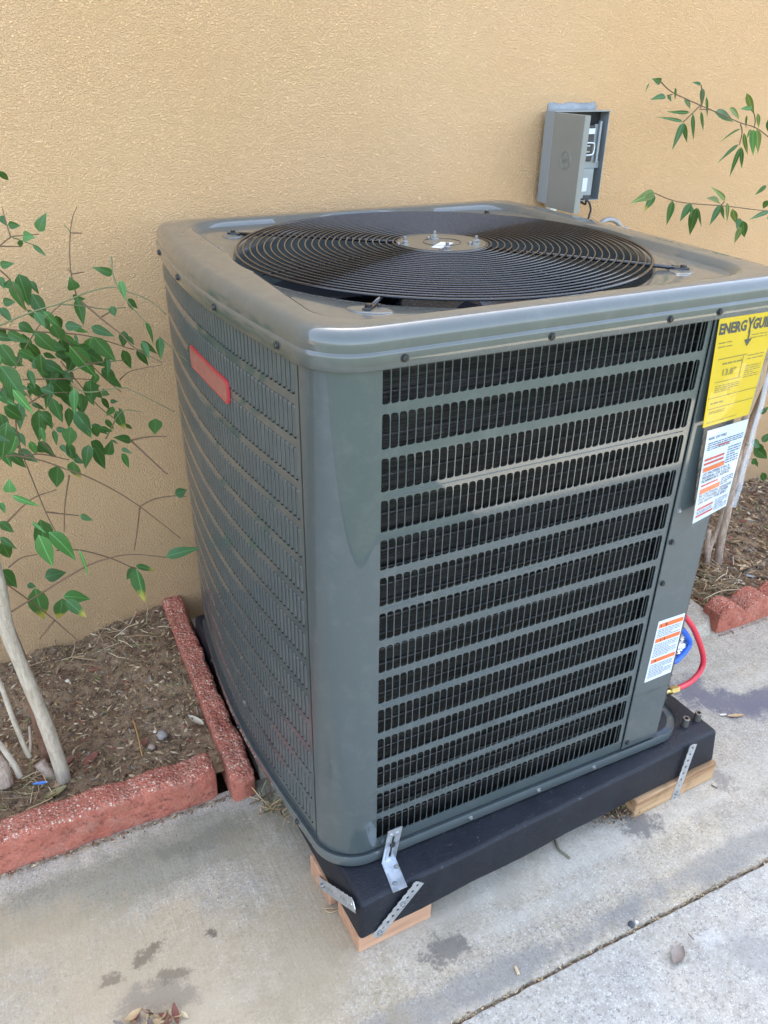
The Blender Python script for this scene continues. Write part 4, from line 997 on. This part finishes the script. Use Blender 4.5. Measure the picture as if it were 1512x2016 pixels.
L1 = [(0,130,65,225,.4),(0,450,45,520,.5),(55,510,145,520,.6),(275,560,300,440,.55),(162,600,232,595,.75,1),(140,620,150,680,.45),(230,655,335,740,.25),(0,800,80,790,.6),(800,860,680,822,.4),(530,975,505,905,.8),
(545,1030,595,1230,.35),(515,1020,595,1048,.5),(850,905,895,1050,.32),(905,1035,980,1112,.35),(900,1050,960,1130,.22),(790,1090,815,1165,.7),(460,1228,568,1232,.6),(1030,1200,1112,1340,.25),(1130,1310,1140,1475,.34),(1010,1340,1060,1470,.32),
(1000,1335,1130,1440,.2),(905,1300,955,1370,.3),(880,1265,872,1388,.48),(970,1390,1060,1530,.28),(865,1400,935,1540,.3),(660,1305,825,1490,.42),(440,1290,555,1370,.4),(530,1290,560,1370,.25),(560,1400,640,1370,.7),(130,860,220,1095,.42),
(85,910,160,1135,.35),(225,1000,340,1195,.4),(212,910,278,998,.4),(35,960,85,900,.6),(0,880,30,970,.5),(20,1060,105,1060,.6),(0,1100,90,1210,.42),(130,1210,255,1285,.5),(250,1130,325,1245,.42),(395,1155,440,1280,.38),
(300,1170,362,1275,.42),(50,1270,218,1352,.42),(0,1240,42,1325,.42),(255,1280,402,1435,.46),(370,1220,432,1340,.5),(430,1320,505,1560,.42),(490,1370,705,1612,.3),(600,1410,765,1522,.38),(0,1360,125,1520,.42),(130,1400,265,1470,.42),
(222,1500,345,1490,.62),(0,1450,165,1530,.42),(200,1540,252,1672,.32),(280,1560,352,1582,.5),(340,1500,475,1642,.5),(350,1600,542,1775,.4),(720,1530,842,1642,.4),(755,1600,875,1670,.42),(612,1620,632,1682,.42),(640,1672,712,1642,.55),
(718,1690,775,1720,.65),(350,1640,352,1742,.5),(0,1510,182,1762,.45),(40,1640,102,1792,.35),(90,1680,245,1862,.26,1),(372,1740,442,1922,.42),(25,1800,202,1912,.38),(620,1720,675,1805,.3),(718,1740,792,1832,.32),(780,1765,836,1765,.5),
(802,1800,756,1885,.4),(820,1830,902,1992,.34,3),(842,1810,888,1892,.26),(280,1850,388,1955,.42),(530,1840,655,1992,.42),(1100,1885,1100,2005,.68),(890,1920,945,1977,.26),(0,1850,50,2016,.4),(48,1950,152,2016,.42),(510,1948,460,2016,.45),(700,1942,805,1985,.28)]
L2 = [(50,150,165,300,.42),(50,110,10,400,.42),(275,20,282,268,.36),(300,30,388,162,.42),(392,0,442,122,.45),(377,168,405,278,.36),(538,30,652,232,.42),(502,148,482,292,.58),(395,160,482,175,.4),(665,130,702,232,.5),
(642,248,768,342,.42),(628,270,603,448,.38),(662,290,752,452,.34),(750,88,812,182,.3),(706,145,806,187,.3),(932,245,810,212,.42),(765,345,790,245,.45),(795,240,835,262,.3),(860,298,932,332,.36),(862,330,920,442,.3),
(432,270,470,332,.5),(470,300,522,382,.4),(522,372,602,405,.5),(515,388,540,555,.42,3),(410,418,400,582,.5),(72,612,62,535,.75,1),(82,630,288,722,.2,1),(0,680,40,762,.4),(0,815,102,902,.42),(0,925,122,1018,.32),
(10,960,96,1122,.35),(285,800,345,1112,.34),(272,910,385,1160,.36,1),(345,890,585,1080,.34,1),(318,1212,468,1170,.55),(0,1160,130,1288,.45),(570,770,656,812,.42),(1175,1066,1412,990,.34),(1240,625,1328,590,.7),(960,1130,1106,1165,.28,3),
(962,1140,893,1236,.46),(968,1150,1022,1398,.34,3),(192,1262,258,1280,.6),(246,1285,318,1562,.34,3),(448,1346,658,1350,.42),(440,1360,430,1540,.52,3),(466,1370,622,1502,.36,3),(225,820,330,900,.2,1),(560,1010,655,1260,.07,1),(0,210,70,250,.5)]
L3 = [(535,340,420,342,.42),(560,330,588,380,.45),(630,250,625,382,.16),(708,373,852,457,.24),(872,230,806,186,.5),(885,258,880,442,.24),(922,340,937,545,.12),(765,490,548,487,.12),(700,580,508,528,.1),(702,590,618,812,.24),
(712,590,732,798,.15),(795,500,797,772,.15),(872,480,900,692,.12),(1000,490,1242,562,.15),(1140,448,1285,555,.25,2),(1360,450,1252,452,.38,1),(1308,305,1382,522,.2,2),(1255,645,1066,722,.14),(1232,795,1045,938,.22),(1250,820,1135,1118,.2),
(1258,820,1265,1062,.2),(1282,680,1310,942,.14,2),(1352,650,1308,737,.32,2),(1372,650,1360,905,.24,1),(1402,650,1430,885,.3,2),(1312,515,1288,662,.18),(1412,500,1432,652,.28,2),(490,200,430,178,.45),(378,210,342,285,.12),
(430,1255,248,1335,.34,2),(432,1262,322,1312,.4,2),(430,1272,325,1442,.34,3),(600,1330,545,1572,.28),(782,1360,668,1532,.38),(792,1392,772,1502,.26),(832,1400,738,1685,.32),(842,1400,872,1588,.18),(1052,1352,932,1300,.3,2),(1102,1330,1018,1210,.2,2),
(1062,1372,952,1572,.28),(1072,1372,1075,1545,.2),(1122,1350,1130,1538,.18,2),(1170,1410,1215,1562,.26,2),(1242,1500,1215,1605,.5),(1270,1522,1292,1708,.28),(1262,1580,1188,1742,.36,2),(1512,1330,1450,1422,.5),(1525,1432,1338,1508,.22),(1497,1185,1388,1282,.26),
(1512,560,1560,760,.25),(1500,1500,1600,1560,.3)]
MATS = [M_LEAF, M_LEAFL, M_LEAFO, M_LEAFT]
rl = random.Random(11)
BL_ = thing("leafy_shrub", "leafy green shrub with pale trunk in the left planting bed", "shrub", (-.50, .55, -1.06))
cl = Vector((-.55, .6, 0))
for i, e in enumerate([(Z1, q) for q in L1] + [(Z2, q) for q in L2]):
    Zf, q = e; mt = MATS[q[5]] if len(q) > 5 else (MATS[0] if rl.random() < .93 else M_LEAFL)
    dep = rl.uniform(.55, .86) if len(q) < 6 or q[5] != 1 else rl.uniform(.30, .42)
    px = q[0] / 3.6
    if px > 270: dep = rl.uniform(.52, .62)
    b = at(*Zf(q[0], q[1]), 1, dep); tt = at(*Zf(q[2], q[3]), 1, dep + rl.uniform(-.02, .012))
    put_leaf(b, tt, q[4], mt, BL_, rl)
for i in range(85):
    while True:
        px, py = rl.gauss(70, 85), rl.gauss(745, 95)
        if px < 235 and 560 < py < 900 and py > 560 + (px - 60) * .6: break
    L_ = rl.uniform(26, 58); a = rl.uniform(.1, 1.9); dep = rl.uniform(.66, .93)
    b = at(px, py, 1, dep); tt = at(px + L_ * math.cos(a), py + L_ * math.sin(a), 1, dep + rl.uniform(-.02, .01))
    put_leaf(b, tt, rl.uniform(.28, .42), M_LEAF if rl.random() < .8 else M_LEAFL, BL_, rl)
def stem(parent, P, Zf, y0, y1, r0, r1, mat, name="stem", seg=6):
    n_ = len(P); pts = [at(*(Zf(*p) if Zf else p), 1, y0 + (y1 - y0) * i / (n_ - 1)) for i, p in enumerate(P)]
    sp_ = spline(pts, 6)
    return obj(name, tube(sp_, 1.0, seg, rad=lambda t: r0 + (r1 - r0) * t), mat, parent, smooth=True)
S1 = [[(-120,1260),(0,1225),(230,1130),(430,1070),(600,1000),(780,955),(900,985),(1060,1050),(1180,1150)],[(540,1010),(500,830),(495,640),(510,480),(545,385)],[(500,570),(580,572)],[(500,565),(455,512)],[(515,862),(595,848)],[(515,862),(480,830)],[(430,1075),(600,1090),(740,1110),(890,1100)],[(580,1060),(720,1180),(860,1290),(960,1390),(1150,1490)],
[(-60,1240),(200,1270),(440,1280),(660,1310),(950,1400)],[(480,1560),(650,1500),(900,1470)],[(850,1610),(930,1550),(1150,1505)],[(160,1610),(490,1605),(660,1610)],[(500,1650),(620,1700),(850,1670),(940,1690),(1240,1840)],[(-60,700),(0,660),(80,600),(160,590),(275,580)],[(75,600),(45,500),(15,390)],[(80,600),(240,655)],[(-50,665),(150,668)],[(0,835),(60,890),(100,960),(200,1130)],
[(790,740),(800,860),(840,960),(900,1050),(1000,1170),(1060,1230)],[(720,1165),(780,1130)],[(440,1280),(520,1390),(640,1500),(740,1600),(860,1700)],[(0,1560),(120,1640),(260,1800),(330,1900)],[(200,1780),(340,1710),(520,1700)],[(0,1700),(120,1500),(200,1350),(300,1200),(430,1080)],[(1130,1310),(1200,1370),(1330,1480)],[(430,1480),(560,1640),(700,1800),(830,1900)],[(600,1500),(760,1480)],[(750,2030),(860,1840),(1000,1840)]]
S2 = [[(-60,420),(60,350),(280,380),(480,450),(600,490),(800,590),(990,710),(1280,935)],[(990,710),(1100,655),(1240,635),(1320,640)],[(990,720),(970,900),(950,1020)],[(80,1455),(300,1320),(600,1140),(780,1075),(950,1050),(1180,1070)],[(400,1020),(570,1020),(780,1075),(930,1140)],[(-60,1200),(0,1230),(200,1370),(380,1510),(540,1650)],[(120,280),(160,350),(320,740),(400,900)],[(60,1140),(150,1075),(260,1050)],
[(50,820),(220,660),(400,590)],[(930,240),(1060,215),(1180,215)],[(930,245),(1150,450),(1190,480)],[(490,490),(460,700),(455,890)],[(330,750),(560,775)],[(170,350),(300,340),(490,380)],[(385,1520),(280,1650)],[(300,250),(400,360)],[(110,90),(120,180),(160,350)],[(930,1140),(970,1150)]]
for i, P in enumerate(S1): 
    e = P[-1][0] / 3.6 > 270; stem(BL_, P, Z1, .68, .57 if e else .70, .0019 if i in (0, 7, 8) else .0014, .0008, M_TWIG if i % 3 else M_TWIGG)
for i, P in enumerate(S2):
    e = P[-1][0] / 3.6 > 300; stem(BL_, P, Z2, .66, .58 if e else .66, .0018, .0009, M_TWIG)
def ground_stem(parent, P, mat, r0, r1, ys, name="trunk", seg=12, wob=.10):
    pts = [at(px, py, 1, y) for (px, py), y in zip(P, ys)]
    sp_ = spline(pts, 8)
    return obj(name, tube(sp_, 1.0, seg, rad=lambda t: (r0 + (r1 - r0) * t) * (1 + wob * noise.noise(Vector((t * 14, r0 * 900, 0))))), mat, parent, smooth=True)
ground_stem(BL_, [(-70, 900), (-30, 1050), (0, 1165), (14, 1240), (46, 1320), (80, 1400), (106, 1470), (124, 1525), (128, 1548)], M_BARK, .0125, .0155, (.50, .52, .535, .54, .545, .55, .55, .55, .55))
ground_stem(BL_, [(20, 1240), (46, 1310), (66, 1390), (84, 1455), (94, 1500)], M_BARKR, .010, .013, (.66, .65, .64, .63, .62))
ground_stem(BL_, [(-30, 1290), (0, 1345), (20, 1400), (44, 1460), (58, 1490)], M_BARK, .005, .006, (.62, .61, .6, .6, .6), "cane")
ground_stem(BL_, [(-40, 1420), (0, 1466), (26, 1502), (40, 1530)], M_BARK, .006, .007, (.60, .59, .58, .575), "cane")
ground_stem(BL_, [(58, 1430), (60, 1460), (58, 1486)], M_BARKB, .003, .0035, (.60, .60, .60), "cane")
ground_stem(BL_, [(-20, 1480), (2, 1510), (10, 1545)], M_BARKB, .014, .018, (.60, .58, .57), "stump")
ground_stem(BL_, [(78, 1500), (100, 1525), (128, 1545)], M_BARKB, .013, .011, (.585, .57, .555), "root")

BR_ = thing("bamboo_like_shrub", "slender caned shrub with narrow leaves in the right planting bed", "shrub", (1.50, .62, -1.10))
for i, q in enumerate(L3):
    dep = .86 + rl.uniform(-.03, .03); b = at(*Z3(q[0], q[1]), 1, dep); tt = at(*Z3(q[2], q[3]), 1, dep + rl.uniform(-.02, .02))
    put_leaf(b, tt, q[4] * .88, MATS[q[5]] if len(q) > 5 else M_LEAF, BR_, rl)
for P in [[(440,170),(490,200),(560,270),(640,320),(860,420),(1000,480),(1250,590),(1400,640),(1560,760)],[(430,1260),(600,1330),(780,1360),(1050,1380),(1200,1395),(1560,1440)],[(1250,600),(1265,680),(1240,800)],[(860,430),(780,510),(700,585)],[(870,450),(882,330),(875,230)],[(860,460),(960,465)],[(1380,640),(1390,560),(1370,470)],[(550,330),(600,320)],[(1060,1380),(1100,1340)],[(1600,500),(1560,740),(1620,1100),(1580,1440)]]:
    stem(BR_, P, Z3, .86, .86, .0016, .0014, M_TWIG)
ground_stem(BR_, [(1530, 560), (1512, 680), (1470, 815), (1452, 908), (1440, 970), (1432, 1010), (1420, 1060), (1411, 1122)], M_BARKB, .008, .0135, (.70, .68, .67, .66, .65, .64, .63, .62), "cane")
ground_stem(BR_, [(1530, 640), (1512, 745), (1480, 845), (1460, 915), (1438, 970)], M_BARKB, .0075, .010, (.68, .66, .66, .65, .655), "cane")
ground_stem(BR_, [(1560, 600), (1530, 700), (1490, 800), (1462, 870), (1440, 930)], M_BARKR, .006, .009, (.70, .68, .67, .66, .655), "cane")
ground_stem(BR_, [(1476, 905), (1456, 940), (1438, 972)], M_BARKB, .006, .008, (.67, .66, .65), "cane")
ground_stem(BR_, [(1440, 960), (1424, 1010), (1410, 1050), (1396, 1080), (1391, 1112)], M_BARKB, .008, .010, (.66, .65, .645, .64, .63), "cane")
ground_stem(BR_, [(1395, 1044), (1391, 1080), (1392, 1112)], M_BARKB, .009, .009, (.635, .635, .635), "cane")
for q in [(1468,855,1492,842,.4),(1490,872,1503,893,.4),(1484,880,1512,905,.35),(1478,905,1498,915,.4),(1486,905,1492,920,.3),(1500,870,1520,850,.4),(1478,870,1500,880,.5),(1460,830,1475,815,.5),(1500,930,1510,955,.3),(1496,815,1514,800,.4)]:
    b = at(q[0], q[1], 1, .72); tt = at(q[2], q[3], 1, .71); put_leaf(b, tt, q[4], M_LEAF, BR_, rl)

# ------------------------------------------------------------------ loose pieces
def curled(name, px, py, L_, wd, ang, mat, label, zz=0.0, curl=1.6, cat="dry leaf", grp=None, zf=None):
    p = at(px, py, 2, G + .003); z = (zf(p.x, p.y) if zf else G) + .0015 + zz; p = at(px, py, 2, z)
    def f(u, v_):
        s_ = (u - .5) * L_; w_ = wd * (math.sin(math.pi * min(.98, max(.02, u))) ** .6) * (v_ - .5)
        a = (v_ - .5) * curl; yy = wd * math.sin(a) / curl * (math.sin(math.pi * min(.98, max(.03, u))) ** .6) if curl else w_
        zz_ = wd / max(curl, .01) * (1 - math.cos(a)) * 1.0 + .12 * L_ * (u - .5) ** 2
        return (s_, yy, zz_)
    vf = grid(f, 10, 6); m = Matrix.Translation((p.x, p.y, z)) @ Matrix.Rotation(ang, 4, 'Z')
    V, F = xf(vf, m); k = len(V); V2 = [(x, y, z_ + .0007) for x, y, z_ in V]
    o = obj(name, (V + V2, F + [tuple(i + k for i in q) for q in F]), mat, smooth=True, loc=(p.x, p.y, z), label=label, cat=cat)
    return o
M_DRY = simple("dry_leaf_grey_brown", (.24, .19, .15), .7, 0, .35, 90); M_DRY2 = simple("dry_leaf_tan", (.42, .28, .14), .7, 0, .35, 90); M_DRY3 = simple("dry_leaf_rust", (.20, .07, .045), .75, 0, .3, 70)
curled("dry_leaf", 1334, 1881, .042, .026, .5, M_DRY, "curled grey-brown leaf lying alone on the smooth front slab")
curled("dry_leaf", 1449, 1410, .044, .012, -.35, M_DRY2, "narrow tan leaf on the dark wet stain at the right")
curled("dry_leaf", 1424, 1408, .020, .008, -.3, simple("pale_leaf", (.6, .55, .45), .7), "short pale leaf left of the tan leaf on the wet stain")
curled("dry_leaf", 1466, 1118, .055, .018, .2, M_DRY2, "brown leaf on the right soil beside the cane foot", zf=soilz)
curled("dry_leaf", 1500, 1115, .06, .02, .3, M_DRY, "grey leaf at the right frame edge on the soil", zf=soilz)
curled("dry_leaf", 1475, 1135, .04, .015, -.9, simple("grey_leaf", (.33, .34, .33), .7), "pale grey leaf just above the scalloped edging", zf=soilz)
curled("dry_leaf", 128, 1502, .05, .02, .4, M_DRY3, "rust leaf right of the pale trunk foot", zf=soilz, curl=.8)
curled("dry_leaf", 178, 1495, .045, .022, .7, M_DRY3, "rust brown leaf on the left bed near the worn edging", zf=soilz, curl=.8)
curled("dry_leaf", 285, 1462, .024, .016, 1.2, M_DRY3, "small rust leaf beside the grey pebble in the left bed", zf=soilz, curl=1.0)
curled("dry_leaf", 110, 1562, .05, .022, .3, simple("olive_dry_leaf", (.24, .20, .08), .6), "olive dry leaf between the trunk foot and the red edging", zf=soilz)
curled("leaf_scrap", 385, 1420, .05, .02, -1.0, simple("pale_curled_bits", (.50, .42, .30), .8), "pale curled dry leaf near the long side edging", zf=soilz, curl=2.2, cat="dry leaf")
curled("plastic_scrap", 80, 1543, .032, .010, -.25, simple("blue_plastic", (.06, .19, .50), .35), "blue plastic scrap lying at the foot of the pale trunk", zf=soilz, zz=.006, curl=1.2, cat="plastic scrap")
def pebble(px, py, r, col, label, zf=soilz, sq=.7):
    p = at(px, py, 2, G + .02); z = zf(p.x, p.y); p = at(px, py, 2, z + r * .4)
    bm = bmesh.new(); bmesh.ops.create_icosphere(bm, subdivisions=2, radius=r)
    for v in bm.verts: v.co = v.co * (1 + .35 * noise.noise(v.co * (1.2 / r) + Vector((px, 0, 0)))); v.co.z *= sq
    vf = ([(v.co.x + p.x, v.co.y + p.y, v.co.z + z + r * .35) for v in bm.verts], [tuple(v.index for v in f.verts) for f in bm.faces]); bm.free()
    obj("pebble", vf, simple("pebble_stone", col, .85, 0, .25, 200), smooth=True, loc=(p.x, p.y, z), label=label, cat="pebble", group="pebbles lying on the ground")
pebble(319, 1447, .013, (.30, .26, .22), "grey round pebble in the middle of the left bed")
pebble(298, 1470, .009, (.34, .25, .18), "tan pebble just below the grey pebble")
pebble(305, 1440, .005, (.60, .52, .42), "pale small pebble left of the grey pebble")
pebble(133, 1340, .006, (.60, .52, .40), "pale pebble near the wall foot behind the trunk")
pebble(1457, 1144, .008, (.62, .58, .52), "white pebble on the soil above the scalloped edging")
pebble(1243, 1820, .0065, (.05, .055, .06), "black pebble stuck in the slab joint", flat)
pebble(1253, 1815, .004, (.62, .58, .52), "white chip beside the black pebble in the joint", flat)
def twig(P, r, mat, label, zf=flat, h=.003):
    pts = []
    for (px, py) in P:
        q = at(px, py, 2, G + h); z = zf(q.x, q.y); q = at(px, py, 2, z + h); pts.append(q)
    obj("twig", tube(spline(pts, 5), r, 6), mat, smooth=True, loc=tuple(pts[0]), label=label, cat="twig")
twig([(1093, 1655), (1100, 1672), (1112, 1682), (1122, 1690)], .0028, simple("olive_twig", (.16, .14, .09), .8), "short crooked twig on the broomed concrete in front of the pad")
twig([(640, 1792), (652, 1796), (678, 1786)], .0013, M_DRY2, "thin tan twig poking out beside the second pine block")
twig([(636, 1788), (660, 1788), (690, 1778)], .0009, M_DRY2, "hair-thin stalk above the tan twig by the pine block")
twig([(262, 1415), (272, 1450), (280, 1488)], .0020, simple("orange_stalk", (.42, .22, .07), .8), "orange forked stalk standing in the left bed", soilz, .008)
twig([(1014, 1902), (1021, 1918)], .003, LIT[3], "pale short stick on the concrete near the joint")
twig([(1355, 1838), (1366, 1850)], .0009, LIT[0], "dark thin stick above the curled leaf")
twig([(1400, 1545), (1412, 1552)], .0012, LIT[0], "dark splinter on the pavement right of the weathered block")
twig([(1385, 1000 + 180), (1420, 1164), (1460, 1160)], .0018, LIT[3], "pale curved stalk on the straw heap", soilz, .02)
# clump of dry debris at the bottom edge
DC = thing("leaf_clump", "clump of crumpled tan and brown dry leaves at the bottom edge", "dry leaves", tuple(at(305, 2005, 2, G)))
rc = random.Random(21)
for i in range(26):
    p = at(rc.gauss(305, 28), rc.gauss(2004, 9), 2, G + rc.uniform(.002, .016)); L_ = rc.uniform(.014, .034)
    vf = grid(lambda u, v_: (L_ * (u - .5), L_ * .45 * math.sin(math.pi * max(.05, min(.95, u))) * (v_ - .5), .25 * L_ * (v_ - .5) ** 2 * 4 * .5 + L_ * .3 * (u - .5) ** 2), 5, 3)
    m = Matrix.Translation(p) @ Matrix.Rotation(rc.uniform(0, 6.28), 4, 'Z') @ Matrix.Rotation(rc.gauss(0, .6), 4, 'X') @ Matrix.Rotation(rc.gauss(0, .5), 4, 'Y')
    V, F = xf(vf, m); obj("dry_leaf", ([(a, b, max(c, G + .001)) for a, b, c in V], F), rc.choice([M_DRY2, M_DRY, M_DRY3, LIT[3], LIT[1]]), DC, smooth=True)
